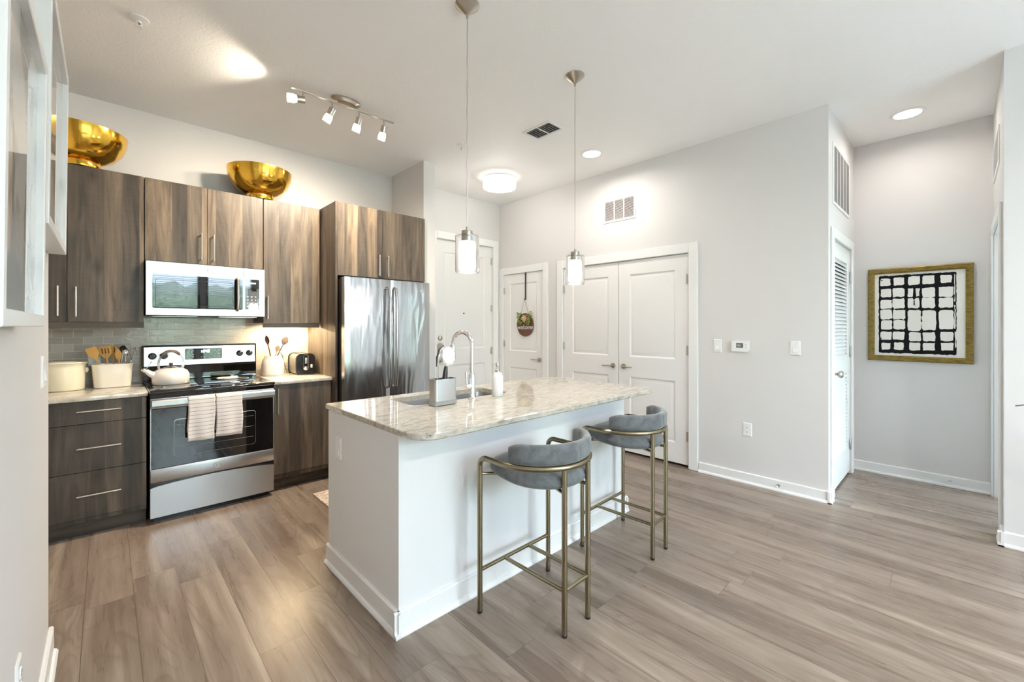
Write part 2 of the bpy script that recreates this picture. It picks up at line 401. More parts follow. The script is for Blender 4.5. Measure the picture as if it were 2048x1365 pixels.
# local frames whose front faces -y: for walls facing -x, +y and -y
def FX(x, y=0.0): return Matrix.Translation((x, y, 0)) @ Matrix.Rotation(-PI / 2, 4, 'Z')   # local x -> world -y, local y -> world +x
def FY(y, x=0.0): return Matrix.Translation((x, y, 0)) @ Matrix.Rotation(PI, 4, 'Z')         # faces +y
def FN(x, y): return Matrix.Translation((x, y, 0))
def FE(x, y=0.0): return Matrix.Translation((x, y, 0)) @ Matrix.Rotation(PI / 2, 4, 'Z')    # faces +x: local x -> world +y, local y -> world -x
TXT = Matrix.Rotation(PI / 2, 4, 'X')   # text stands up, facing -y

# ================================================================== ROOM SHELL
CH = 3.05
struct('floor', B().box(-0.75, 6.7, -3.4, 4.75, -0.1, 0.0), M_floor, smooth=0)
struct('ceiling', B().box(-0.75, 6.7, -3.4, 4.75, CH, CH + 0.1), M_ceil, smooth=0)
def wall_x(bd, x0, x1, ya, yb, holes):            # wall in the yz plane; holes (y0,y1,z0,z1)
    y = ya
    for (h0, h1, z0, z1) in sorted(holes):
        bd.box(x0, x1, y, h0, 0, CH)
        if z0 > 0: bd.box(x0, x1, h0, h1, 0, z0)
        bd.box(x0, x1, h0, h1, z1, CH); y = h1
    bd.box(x0, x1, y, yb, 0, CH); return bd
def wall_y(bd, y0, y1, xa, xb, holes):
    x = xa
    for (h0, h1, z0, z1) in sorted(holes):
        bd.box(x, h0, y0, y1, 0, CH)
        if z0 > 0: bd.box(h0, h1, y0, y1, 0, z0)
        bd.box(h0, h1, y0, y1, z1, CH); x = h1
    bd.box(x, xb, y0, y1, 0, CH); return bd
struct('wall_back', wall_y(B(), 4.45, 4.57, -0.72, 5.27, [(2.955, 3.875, 0, 2.443)]), M_wall, smooth=0)
struct('wall_left', B().box(-0.30, -0.168, -3.3, 2.55, 0, CH).box(-0.72, -0.30, 2.43, 2.55, 0, CH), M_wall, smooth=0)
struct('wall_inner_left', B().box(-0.72, -0.60, 2.55, 4.45, 0, CH), M_wall, smooth=0)
struct('wall_partition', B().box(2.355, 2.492, 3.78, 4.45, 0, CH), M_wall, smooth=0)
struct('wall_right', wall_x(B(), 4.0, 4.12, 0.69, 4.45, [(1.768, 3.298, 0, 2.052), (3.625, 4.36, 0, 2.062)]), M_wall, smooth=0)
struct('wall_side_left', wall_y(B(), 0.69, 0.81, 4.12, 5.15, [(4.155, 4.962, 0, 2.052)]), M_wall, smooth=0)
struct('wall_far', B().box(5.15, 5.27, -0.31, 4.45, 0, CH), M_wall, smooth=0)
struct('wall_side_right', wall_y(B(), -0.31, -0.19, 4.0, 5.15, [(4.20, 5.07, 0, 2.075)]), M_wall, smooth=0)
struct('wall_near_right', B().box(4.0, 4.12, -3.3, -0.31, 0, CH), M_wall, smooth=0)
struct('wall_far_right', wall_y(B(), -3.32, -3.20, 4.12, 6.6, [(4.5, 6.1, 0.5, 2.5)]).box(6.48, 6.6, -3.2, -0.31, 0, CH).box(5.27, 6.6, -0.31, -0.19, 0, CH), M_wall, smooth=0)  # unseen bedroom shell, added so daylight reaches the hall
struct('wall_front', wall_y(B(), -3.32, -3.20, -0.30, 4.12, [(0.58, 1.48, 0.5, 2.6), (1.58, 2.48, 0.5, 2.6), (2.60, 3.30, 0.02, 2.5)]), M_wall, smooth=0)
struct('wall_leak_backing', B().box(2.8, 4.1, 4.66, 4.72, 0, CH), M_wall, smooth=0)  # unseen backing added behind the entry door against sky leaking through gaps
struct('trim_6', B().box(-0.60, 1.449, 4.438, 4.45, 0.905, 1.42), M_tile, smooth=0)

# baseboards: board with an eased top and a quarter-round shoe
def bb(bd, M, l0, l1, h=0.09, t=0.014, shoe=0.013):
    Mi = bd.M; bd.M = M
    pr = [(0, 0), (-t - shoe, 0), (-t - shoe, 0.008), (-t - shoe * .6, 0.017), (-t, 0.021), (-t, h - 0.006), (-t + 0.005, h), (0, h)]
    bd.rings([[(l0, p[0], p[1]) for p in pr], [(l1, p[0], p[1]) for p in pr]]); bd.M = Mi; return bd
b_ = B(); bb(b_, FX(4.0), -1.672, -0.664)
struct('baseboard_right', b_, M_trim, smooth=25)
b_ = B(); bb(b_, FN(0, 0.69), 3.973, 4.08)
struct('baseboard_side_left', b_, M_trim, smooth=25)
b_ = B(); bb(b_, FX(5.15), -0.69, 0.19); struct('baseboard_far', b_, M_trim, smooth=25)
b_ = B(); bb(b_, FX(4.0), 0.163, 3.2); bb(b_, FY(-0.19), -4.13, -3.973); struct('baseboard_near_right', b_, M_trim, smooth=25)
b_ = B(); bb(b_, FE(-0.168), -3.2, 2.577, h=0.115); bb(b_, FY(2.55), 0.156, 0.60, h=0.1145); struct('baseboard_left', b_, M_trim, smooth=25)
b_ = B(); bb(b_, FX(4.0), -3.535, -3.385); struct('baseboard_door', b_, M_trim, smooth=25)
b_ = B(); bb(b_, FN(0, 3.78), 2.355, 2.519); bb(b_, FE(2.492), 3.753, 4.45); bb(b_, FN(0, 4.45), 2.492, 2.86); struct('baseboard_partition', b_, M_trim, smooth=25)

# ------------------------------------------------------------------ doors
def door_slab(bd, w, h, t=0.035, panels=((0.10, 0.80, 0.14),), y=0.0, z0=0.012):
    """local: x 0..w, front at y, facing -y.  panels: (x0,x1,z0,z1)"""
    xs = sorted({0, w} | {p[0] for p in panels} | {p[1] for p in panels}); 
    bd.box(0, w, y + 0.012, y + t, z0, h)
    x0, x1 = panels[0][0], panels[0][1]
    zc = [z0]
    for p in sorted(panels, key=lambda q: q[2]): zc += [p[2], p[3]]
    zc.append(h)
    bd.box(0, x0, y, y + 0.012, z0, h); bd.box(x1, w, y, y + 0.012, z0, h)
    for k in range(0, len(zc), 2): bd.box(x0, x1, y, y + 0.012, zc[k], zc[k + 1])
    for (a, b, c, d) in panels:
        rs = []
        for o, dep in ((0, 0.0), (0.006, 0.003), (0.014, 0.0095), (0.022, 0.0095), (0.040, 0.0025), (0.046, 0.002)):
            rs.append([(a + o, y + dep, c + o), (b - o, y + dep, c + o), (b - o, y + dep, d - o), (a + o, y + dep, d - o)])
        bd.rings(rs, True, False, True)
    return bd
def casing(bd, x0, x1, h, w=0.092, t=0.016, z0=0.0, left=True, right=True):
    if left: bd.box(x0 - w, x0, -t, 0, z0, h + w, 0.004, 1)
    if right: bd.box(x1, x1 + w, -t, 0, z0, h + w, 0.004, 1)
    bd.box(x0, x1, -t, 0, h, h + w, 0.004, 1); return bd
def jamb(bd, x0, x1, h, d=0.12):
    bd.box(x0, x0 + 0.003, 0, d, 0, h); bd.box(x1 - 0.003, x1, 0, d, 0, h); bd.box(x0, x1, 0, d, h - 0.003, h); return bd
def lever(door, M, x, z, dirn, m=M_nickel, y=0.0):
    bd = B(M); bd.lathe([(0.0, 0.0), (0.026, 0.0), (0.028, -0.004), (0.026, -0.010), (0.010, -0.012), (0.009, -0.045), (0.0, -0.046)][::1], (x, y, z), 24, axis='y')
    bd.tube([(x, y - 0.040, z), (x + dirn * 0.03, y - 0.042, z), (x + dirn * 0.115, y - 0.040, z - 0.001)], 0.0075, 12)
    finish('door_handle', bd, m, door)
def hinge(door, M, x, z, m=M_nickel, y=-0.004, l=0.09):
    bd = B(M); bd.lathe([(0.0, -l / 2 - .004), (0.0045, -l / 2), (0.0065, -l / 2), (0.0065, l / 2), (0.0045, l / 2), (0.0, l / 2 + .004)], (x, y, z), 12)
    bd.box(x - 0.014, x + 0.014, y + 0.001, y + 0.006, z - l / 2, z + l / 2, 0.002, 1); finish('hinge', bd, m, door)

# door_1 : entry door, 8 ft, in the kitchen wall
M = FN(2.96, 4.45); bd = B(M); door_slab(bd, 0.91, 2.44, 0.042, ((0.12, 0.79, 0.20, 0.86), (0.12, 0.79, 1.06, 2.29)), y=0.02)
d1 = struct('door_1', bd, M_door, smooth=30)
lever(d1, M, 0.062, 0.92, 1, M_nickel, 0.02)
b_ = B(M); b_.lathe([(0.0, 0.02), (0.03, 0.02), (0.03, 0.008), (0.026, 0.002), (0.010, 0.0), (0.0, -0.008)], (0.06, 0, 1.205), 24, axis='y'); finish('deadbolt', b_, M_nickel, d1)
b_ = B(M); b_.prism([(0.054 + x, 1.08 + z) for x, z in rrect(-0.032, 0.032, -0.062, 0.062, 0.03)], 0.02, -0.006, 'xz'); kp = finish('keypad', b_, M_nickel, d1)
for k in range(9): finish('button', B(M).box(0.038 + k % 3 * 0.013, 0.046 + k % 3 * 0.013, -0.0085, -0.006, 1.085 + k // 3 * 0.012, 1.093 + k // 3 * 0.012), M_steel, kp, smooth=0)
for z in (2.25, 1.60, 1.02, 0.2): hinge(d1, M, 0.905, z, y=0.012)
b_ = B(M); b_.lathe([(0.0, 0.02), (0.009, 0.02), (0.008, 0.013), (0.0, 0.012)], (0.43, 0, 1.52), 16, axis='y'); finish('peephole', b_, M_blackp, d1)
struct('trim_1', jamb(casing(B(M), -0.005, 0.915, 2.443), -0.003, 0.913, 2.441), M_trim, smooth=30)

# door_2 : narrow closet door in the right wall, next to the entry
M = FX(4.0, 4.355); bd = B(M); door_slab(bd, 0.725, 2.055, 0.035, ((0.11, 0.615, 0.20, 0.80), (0.11, 0.615, 1.02, 1.93)), y=0.006)
d2 = struct('door_2', bd, M_door, smooth=30); lever(d2, M, 0.66, 0.925, -1, y=0.006)
for z in (1.84, 1.12, 0.25): hinge(d2, M, 0.0, z)
struct('trim_2', jamb(casing(B(M), -0.005, 0.730, 2.060, w=0.09, left=True), -0.005, 0.730, 2.060), M_trim, smooth=30)

# door_3, door_4 : pair of closet doors
M = FX(4.0, 3.294); bd = B(M); door_slab(bd, 0.7555, 2.043, 0.035, ((0.13, 0.63, 0.22, 0.82), (0.13, 0.63, 1.03, 1.90)), y=0.006, z0=0.028)
d3 = struct('door_3', bd, M_door, smooth=30); lever(d3, M, 0.692, 0.925, -1, y=0.006)
for z in (1.80, 1.12, 0.30): hinge(d3, M, 0.0, z)
M = FX(4.0, 2.5325); bd = B(M); door_slab(bd, 0.7555, 2.043, 0.035, ((0.13, 0.63, 0.22, 0.82), (0.13, 0.63, 1.03, 1.90)), y=0.006, z0=0.028)
d4 = struct('door_4', bd, M_door, smooth=30); lever(d4, M, 0.062, 0.925, 1, y=0.006)
for z in (1.80, 1.12, 0.30): hinge(d4, M, 0.7555, z)
M = FX(4.0, 3.297); struct('trim_3', jamb(casing(B(M), -0.003, 1.530, 2.050, w=0.09), -0.002, 1.5285, 2.051), M_trim, smooth=30)

# door_5 : louvred closet door in the hall
M = FN(4.158, 0.69); W_, H_ = 0.80, 2.045; bd = B(M)
for (a, b) in ((0, 0.10), (W_ - 0.10, W_)): bd.box(a, b, 0.008, 0.040, 0.02, H_, 0.003, 1)
for (a, b) in ((0.02, 0.26), (0.93, 1.09), (H_ - 0.13, H_)): bd.box(0.10, W_ - 0.10, 0.008, 0.040, a, b, 0.003, 1)
for (za, zb) in ((0.27, 0.925), (1.095, H_ - 0.135)):
    z = za
    while z < zb:
        bd.rings([[(x, 0.010, z - 0.012), (x, 0.015, z - 0.014), (x, 0.038, z + 0.018), (x, 0.033, z + 0.020)] for x in (0.10, W_ - 0.10)]); z += 0.032
d5 = struct('door_5', bd, M_trim, smooth=30)
b_ = B(M); b_.lathe([(0.0, 0.008), (0.026, 0.008), (0.026, 0.0), (0.012, -0.004), (0.011, -0.022), (0.026, -0.032), (0.029, -0.046), (0.022, -0.058), (0.0, -0.061)], (0.055, 0, 0.97), 24, axis='y'); finish('door_handle', b_, M_nickel, d5)
for z in (1.80, 1.12, 0.27): hinge(d5, M, W_ + 0.002, z, M_steel, l=0.10)
M = FN(4.0, 0.69); struct('trim_4', jamb(casing(B(M), 0.155, 0.962, 2.052, w=0.078), 0.156, 0.961, 2.051), M_trim, smooth=30)

# open doorway in the right side of the hall, the bedroom beyond is added to light it
M = FY(-0.19, 5.07)
struct('trim_5', jamb(casing(B(M), 0.0, 0.87, 2.072, w=0.075), 0.0, 0.87, 2.072), M_trim, smooth=30)

# ------------------------------------------------------------------ windows behind the camera; patio door and bedroom window are added for daylight
def window(name, x0, x1, z0, z1, rail, blind):
    bd = B(); f = 0.045
    for (a, b, c, d) in ((x0, x0 + f, z0, z1), (x1 - f, x1, z0, z1), (x0, x1, z0, z0 + f), (x0, x1, z1 - f, z1)): bd.box(a, b, -3.29, -3.24, c, d, 0.004, 1)
    if rail: bd.box(x0, x1, -3.285, -3.245, rail - 0.03, rail + 0.03)
    w = struct(name, bd, M_frameD, smooth=0)
    g = B().box(x0 + f, x1 - f, -3.268, -3.262, z0 + f, z1 - f); finish('pane', g, M_pane, w, smooth=0)
    s = B().box(x0 - 0.03, x1 + 0.03, -3.20, -3.16, z0 - 0.03, z0); finish('window_sill', s, M_trim, w, smooth=0)
    if blind:
        s = B(); z = z1 - 0.05
        s.box(x0 + 0.01, x1 - 0.01, -3.235, -3.20, z1 - 0.05, z1)
        while z > blind:
            s.rings([[(x, -3.232, z + 0.008), (x, -3.232, z + 0.010), (x, -3.190, z - 0.006), (x, -3.190, z - 0.008)] for x in (x0 + 0.012, x1 - 0.012)]); z -= 0.040
        for x in (x0 + 0.12, x1 - 0.30): s.box(x, x + 0.004, -3.214, -3.210, blind, z1)
        finish('blind', s, M_plastic, w, smooth=0)
    return w
M_frameD = mat('dark_window_frame', (0.04, 0.05, 0.055), 0.4)
M_pane = mat('window_pane', (1, 1, 1), 0.0, ior=1.45, alpha=0.06)
window('window_1', 0.58, 1.48, 0.5, 2.6, 1.72, 2.0)
window('window_2', 1.58, 2.48, 0.5, 2.6, 1.72, 2.0)
window('added_window_3', 2.60, 3.30, 0.02, 2.5, None, None)  # unseen glazing added to bring daylight from the right
window('added_window_4', 4.5, 6.1, 0.5, 2.5, None, None)  # unseen bedroom window added to brighten the hall

# ================================================================== KITCHEN CABINETS
def bar_handle(door, p0, p1, dirn=(0, -1, 0), off=0.030, r=0.0055, m=M_handle, name='handle'):
    """bar between p0 and p1 on the face, standing off along dirn"""
    p0, p1, d = Vector(p0), Vector(p1), Vector(dirn); a = (p1 - p0).normalized(); bd = B()
    bd.tube([p0 - a * 0.0 + d * off, p1 + d * off], r, 12)
    for q in (p0 + a * 0.012, p1 - a * 0.012): bd.tube([q, q + d * off], r * 0.8, 10)
    finish(name, bd, m, door)
# --- wall cabinet left of the microwave
def upper(name, label, x0, x1, z0, z1, yf, splits, handles, m=M_wood, valance=True, side=None, grp='wall cabinets over the range wall'):
    t = thing(name, label, 'cabinet', ((x0 + x1) / 2, 4.44, z0), grp)
    finish('body', B().box(x0, x1, yf + 0.022, 4.449, z0, z1), side or M_woodY, t, smooth=0)
    xs = [x0] + splits + [x1]; ds = []
    for a, b in zip(xs[:-1], xs[1:]): ds.append(finish('door', B().box(a + 0.0015, b - 0.0015, yf, yf + 0.020, z0 + 0.001, z1 - 0.001, 0.0012, 1), m, t, smooth=0))
    for k, x, za, zb in handles: bar_handle(ds[k], (x, yf, za), (x, yf, zb))
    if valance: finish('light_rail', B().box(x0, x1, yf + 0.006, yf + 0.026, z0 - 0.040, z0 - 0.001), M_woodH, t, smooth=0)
    return t
upper('wall_cabinet', 'tall grey-brown wood wall cabinet left of the microwave, gold bowl on top', -0.595, 0.203, 1.38, 2.442, 4.10, [-0.186], [(0, -0.227, 1.42, 1.617), (1, -0.143, 1.415, 1.616)])
upper('wall_cabinet', 'short two-door wood wall cabinet mounted directly above the microwave', 0.206, 0.973, 1.835, 2.442, 4.10, [0.583], [(0, 0.543, 1.870, 2.077), (1, 0.622, 1.867, 2.077)], valance=False)
upper('wall_cabinet', 'single-door wood wall cabinet over the toaster with a warm light under it', 0.976, 1.440, 1.38, 2.442, 4.10, [], [(0, 1.003, 1.415, 1.612)])
fc = thing('fridge_cabinet', 'tall side panel and two-door cabinet surrounding the refrigerator', 'cabinet', (1.9, 4.44, 0))
finish('side_panel', B().box(1.450, 1.468, 3.752, 4.449, 0, 2.445), M_woodY, fc, smooth=0)
finish('side_panel', B().box(2.338, 2.353, 3.775, 4.449, 0, 2.445), M_woodY, fc, smooth=0)
finish('body', B().box(1.4685, 2.3375, 3.775, 4.449, 1.800, 2.443), M_woodY, fc, smooth=0)
for k, (a, b) in enumerate(((1.470, 1.888), (1.890, 2.351))):
    d_ = finish('door', B().box(a, b, 3.752, 3.773, 1.802, 2.444, 0.0012, 1), M_wood, fc, smooth=0)
    x = (1.849, 1.937)[k]; bar_handle(d_, (x, 3.752, 1.822), (x, 3.752, 2.018))

# --- base cabinets
bc = thing('drawer_cabinet', 'three-drawer base cabinet left of the range', 'cabinet', (-0.03, 4.44, 0), 'base cabinets beside the range')
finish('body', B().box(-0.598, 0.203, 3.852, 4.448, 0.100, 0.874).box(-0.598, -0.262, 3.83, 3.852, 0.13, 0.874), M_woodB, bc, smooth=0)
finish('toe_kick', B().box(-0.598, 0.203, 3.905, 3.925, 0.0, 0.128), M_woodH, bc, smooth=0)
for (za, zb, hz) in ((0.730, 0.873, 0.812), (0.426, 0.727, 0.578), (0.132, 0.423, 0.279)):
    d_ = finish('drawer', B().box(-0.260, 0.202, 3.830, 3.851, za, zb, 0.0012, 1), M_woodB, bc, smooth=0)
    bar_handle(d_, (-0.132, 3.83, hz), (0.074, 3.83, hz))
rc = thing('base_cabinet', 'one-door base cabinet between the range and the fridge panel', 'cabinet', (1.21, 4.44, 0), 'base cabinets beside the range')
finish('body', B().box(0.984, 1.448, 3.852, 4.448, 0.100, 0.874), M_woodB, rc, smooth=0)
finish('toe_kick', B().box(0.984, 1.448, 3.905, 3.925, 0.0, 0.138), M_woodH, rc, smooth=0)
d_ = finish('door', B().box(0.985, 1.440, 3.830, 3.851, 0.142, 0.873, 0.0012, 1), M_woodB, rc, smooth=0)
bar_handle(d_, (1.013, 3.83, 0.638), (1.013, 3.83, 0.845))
one('countertop', B().box(-0.598, 0.2105, 3.815, 4.437, 0.8755, 0.905, 0.004, 2), M_granite, 'pale granite countertop left of the range, under the two cream crocks', 'countertop', smooth=30)
one('countertop', B().box(0.979, 1.4485, 3.815, 4.437, 0.8755, 0.905, 0.004, 2), M_granite, 'short granite countertop right of the range, under the toaster', 'countertop', smooth=30)

# --- round appliance badge with a looped monogram
def badge(parent, x, y, z, r, m=M_steel):
    b_ = B(); b_.tube([(x + r * math.cos(a), y - 0.002, z + r * math.sin(a)) for a in [2 * PI * k / 28 for k in range(29)]], r * 0.10, 8)
    b_.lathe([(0.0, 0.0), (r * 0.92, 0.0), (r * 0.92, -0.0018), (0.0, -0.0018)], (x, y, z), 28, axis='y')
    o = finish('badge', b_, m, parent)
    b2 = B(); pts = []
    for k in range(41):
        a = k / 40 * 4 * PI; pts.append((x + r * (-0.35 + 0.7 * k / 40 + 0.22 * math.sin(a)), y - 0.003, z + r * 0.45 * math.cos(a)))
    b2.tube(pts, r * 0.06, 6); finish('monogram', b2, M_ink, o)

# ================================================================== RANGE
rg = thing('range', 'stainless steel and black electric range with glass cooktop', 'range', (0.595, 4.1, 0))
finish('body', B().box(0.217, 0.973, 3.80, 4.42, 0.03, 0.895, 0.003, 1).box(0.24, 0.95, 3.83, 4.40, 0, 0.03), M_black, rg, smooth=30)
ct = B(); ct.box(0.213, 0.977, 3.752, 4.425, 0.885, 0.913, 0.010, 3)
finish('cooktop', ct, M_blackglass, rg, smooth=40)
for (x, y, r) in ((0.40, 3.93, 0.10), (0.79, 3.93, 0.085), (0.40, 4.20, 0.075), (0.79, 4.20, 0.095)):
    b_ = B()
    b_.rings([[(x + rr * math.cos(2 * PI * k / 40), y + rr * math.sin(2 * PI * k / 40), zz) for k in range(40)] for rr, zz in ((r, 0.9131), (r, 0.9135), (r - 0.004, 0.9135), (r - 0.004, 0.9131))], True, False, False)
    finish('burner_ring', b_, M_ink, rg)
# backguard: black lower glass and tilted steel control panel
finish('backguard', B().box(0.205, 0.980, 4.36, 4.434, 0.905, 1.035, 0.004, 1).box(0.200, 0.985, 4.372, 4.434, 1.028, 1.200, 0.010, 2), M_blackglass, rg, smooth=30)
def Y_(z): return 4.352 + (z - 1.035) * 0.10
cp = B(); cp.rings([[(0.215, Y_(1.038), 1.038), (0.970, Y_(1.038), 1.038), (0.970, 4.385, 1.038), (0.215, 4.385, 1.038)], [(0.215, Y_(1.185), 1.185), (0.970, Y_(1.185), 1.185), (0.970, 4.385, 1.185), (0.215, 4.385, 1.185)]])
cpo = finish('control_panel', cp, M_steel, rg, smooth=20)
ds = finish('display', B().prism(rrect(0.468, 0.722, 1.078, 1.168, 0.010), 4.3655, 4.352, 'xz'), M_blackglass, cpo)
seg = {'1': 'bc', '2': 'abged', '4': 'fgbc'}
def digit(bd, ch, x, y, z, w, h, t):
    S = {'a': (0, h, w, h), 'b': (w, h / 2, w, h), 'c': (w, 0, w, h / 2), 'd': (0, 0, w, 0), 'e': (0, 0, 0, h / 2), 'f': (0, h / 2, 0, h), 'g': (0, h / 2, w, h / 2)}
    for q in seg[ch]:
        a = S[q]; bd.box(x + min(a[0], a[2]) - t, x + max(a[0], a[2]) + t, y - 0.001, y, z + min(a[1], a[3]) - t, z + max(a[1], a[3]) + t)
dg = B()
for ch, x in (('1', 0.570), ('2', 0.590), ('4', 0.607), ('2', 0.624)): digit(dg, ch, x, 4.3525, 1.134, 0.009, 0.018, 0.0016)
finish('clock_digits', dg, M_digits, ds)
for x in (0.482, 0.512, 0.662, 0.690):
    for z in (1.096, 1.118, 1.148): finish('button', B().box(x, x + 0.016, 4.3512, 4.3525, z, z + 0.005), M_ink, ds, smooth=0)
for x in (0.575, 0.600, 0.625): finish('button', B().box(x, x + 0.008, 4.3512, 4.3525, 1.094, 1.099), M_ink, ds, smooth=0)
def knob(parent, x, z, y):
    b_ = B(); b_.lathe([(0.0, 0.0), (0.026, 0.0), (0.026, -0.006), (0.021, -0.010), (0.020, -0.028), (0.017, -0.031), (0.0, -0.031)], (x, y, z), 28, axis='y')
    b_.box(x - 0.0045, x + 0.0045, y - 0.036, y - 0.028, z - 0.020, z + 0.020, 0.002, 1); k = finish('knob', b_, M_black, parent)
    finish('pointer', B().box(x - 0.001, x + 0.001, y - 0.0368, y - 0.036, z + 0.006, z + 0.018), M_ink, k)
for x in (0.265, 0.335, 0.852, 0.925): knob(cpo, x, 1.116, Y_(1.116))
# door, handle, drawer
fr = B(); fr.box(0.219, 0.971, 3.772, 3.80, 0.283, 0.376, 0.004, 2).box(0.219, 0.971, 3.772, 3.80, 0.786, 0.858, 0.004, 2).box(0.2185, 0.2235, 3.774, 3.80, 0.370, 0.79).box(0.9665, 0.9715, 3.774, 3.80, 0.370, 0.79)
od = finish('oven_door', fr, M_steel, rg, smooth=30)
finish('oven_glass', B().box(0.2236, 0.9664, 3.776, 3.799, 0.377, 0.785, 0.002, 1), M_blackglass, od, smooth=30)
b_ = B(); R_ = rrect(0.345, 0.845, 0.44, 0.70, 0.02, 5)
b_.rings([[(p[0], 3.7755, p[1]) for p in R_], [(0.595 + (p[0] - 0.595) * 0.992, 3.7752, 0.57 + (p[1] - 0.57) * 0.985) for p in R_]], True, False, False)
finish('window_line', b_, M_steel, od)
b_ = B()
for z in (0.50, 0.58, 0.66): b_.tube([(0.36, 3.7745, z), (0.83, 3.7745, z)], 0.0008, 6)
finish('oven_rack', b_, M_steel, od)
hb = B(); hb.prism([(3.765 - 0.0, 0.800), (3.728, 0.804), (3.720, 0.812), (3.720, 0.842), (3.728, 0.850), (3.765, 0.852), (3.765, 0.845), (3.733, 0.842), (3.731, 0.812), (3.765, 0.808)], 0.225, 0.965, 'yz')
for x in (0.222, 0.952): hb.box(x, x + 0.016, 3.722, 3.775, 0.802, 0.850, 0.005, 2)
finish('handle', hb, M_steel, od, smooth=30)
badge(od, 0.595, 3.7715, 0.331, 0.020)
dr = B(); ns = 24; top = []; 
pl = [(0.219, 0.045), (0.971, 0.045)] + [(0.971 - 0.752 * k / ns, 0.268 - 0.026 * math.sin(PI * k / ns) ** 0.6 * -1 - 0.020) for k in range(ns + 1)]
dr.prism(pl, 3.772, 3.80, 'xz'); finish('storage_drawer', dr, M_steel, rg, smooth=30)
finish('control_strip', B().box(0.219, 0.971, 3.776, 3.80, 0.860, 0.884), M_blackglass, rg, smooth=0)

# ================================================================== MICROWAVE
mw = thing('microwave', 'stainless over-the-range microwave with black window', 'microwave', (0.585, 4.25, 1.43))
finish('body', B().box(0.2085, 0.9715, 4.075, 4.437, 1.428, 1.833, 0.003, 1), M_black, mw, smooth=30)
dm = B(); dm.prism([(p[0], p[1]) for p in rrect(0.210, 0.818, 1.434, 1.826, 0.004)], 4.040, 4.075, 'xz')
md = finish('door', dm, M_steel, mw, smooth=30)
finish('window', B().prism(rrect(0.245, 0.812, 1.485, 1.735, 0.012), 4.0385, 4.050, 'xz'), M_mwglass, md)
b_ = B(); R_ = rrect(0.262, 0.745, 1.505, 1.700, 0.008, 4)
b_.rings([[(p[0], 4.0383, p[1]) for p in R_], [(p[0] * 0.99 + 0.005, 4.0380, 1.6025 + (p[1] - 1.6025) * 0.98) for p in R_]], True, False, False)
finish('window_screen', b_, M_blackp, md)
b_ = B(); b_.tube([(0.772, 4.036, 1.480), (0.772, 3.996, 1.492), (0.772, 3.988, 1.55), (0.772, 3.988, 1.66), (0.772, 3.996, 1.722), (0.772, 4.036, 1.735)], 0.011, 14); finish('handle', b_, M_nickel, md)
badge(md, 0.595, 4.0385, 1.784, 0.019)
mp = finish('control_panel', B().prism(rrect(0.821, 0.970, 1.434, 1.826, 0.004), 4.040, 4.075, 'xz'), M_steel, mw, smooth=30)
kp = finish('keypad', B().prism(rrect(0.828, 0.930, 1.490, 1.738, 0.006), 4.0382, 4.050, 'xz'), M_blackglass, mp)
for r in range(4):
    for c in range(3): finish('button', B().box(0.842 + c * 0.028, 0.852 + c * 0.028, 4.0372, 4.0382, 1.512 + r * 0.026, 1.520 + r * 0.026), M_ink, kp, smooth=0)
finish('clock_display', B().box(0.855, 0.905, 4.0372, 4.0382, 1.700, 1.712), M_ink, kp, smooth=0)
for x in (0.25, 0.66): finish('grease_filter', B().box(x, x + 0.27, 4.12, 4.38, 1.4235, 1.428), M_steel, mw, smooth=0)

# ================================================================== REFRIGERATOR
fg = thing('refrigerator', 'stainless french-door refrigerator with two long vertical handles', 'refrigerator', (1.89, 4.0, 0))
finish('body', B().box(1.476, 2.306, 3.668, 4.40, 0.012, 1.762, 0.004, 1).box(1.5, 2.28, 3.70, 4.35, 0.0, 0.012), M_black, fg, smooth=30)
for x in (1.480, 2.207): finish('hinge_cover', B().box(x, x + .095, 3.668, 3.74, 1.7622, 1.778, 0.004, 1), M_blackp, fg, smooth=30)
def fdoor(x0, x1, z0, z1):
    n = 16; poly = [(x0, 3.664), (x0, 3.606)] + [(x0 + (x1 - x0) * k / n, 3.600 - 0.006 * math.sin(PI * k / n)) for k in range(1, n)] + [(x1, 3.606), (x1, 3.664)]
    return B().prism(poly, z0, z1, 'xy')
for k, (a, b) in enumerate(((1.470, 1.8890), (1.8945, 2.312))):
    f_ = finish('door', fdoor(a, b, 0.700, 1.775), M_fridge, fg, smooth=30)
    x = (1.858, 1.926)[k]; h_ = B(); h_.tube([(x, 3.596, 1.700), (x, 3.560, 1.692), (x, 3.545, 1.60), (x, 3.540, 1.25), (x, 3.545, 0.90), (x, 3.560, 0.806), (x, 3.596, 0.797)], 0.0135, 14)
    finish('handle', h_, M_fridge, f_)
    if k == 1: badge(f_, 2.215, 3.597, 1.690, 0.016)
fz = finish('freezer_drawer', fdoor(1.470, 2.312, 0.055, 0.692), M_fridge, fg, smooth=30)
h_ = B(); h_.tube([(1.55, 3.598, 0.625), (1.56, 3.55, 0.625), (1.89, 3.54, 0.625), (2.22, 3.55, 0.625), (2.23, 3.598, 0.625)], 0.0135, 14); finish('handle', h_, M_fridge, fz)

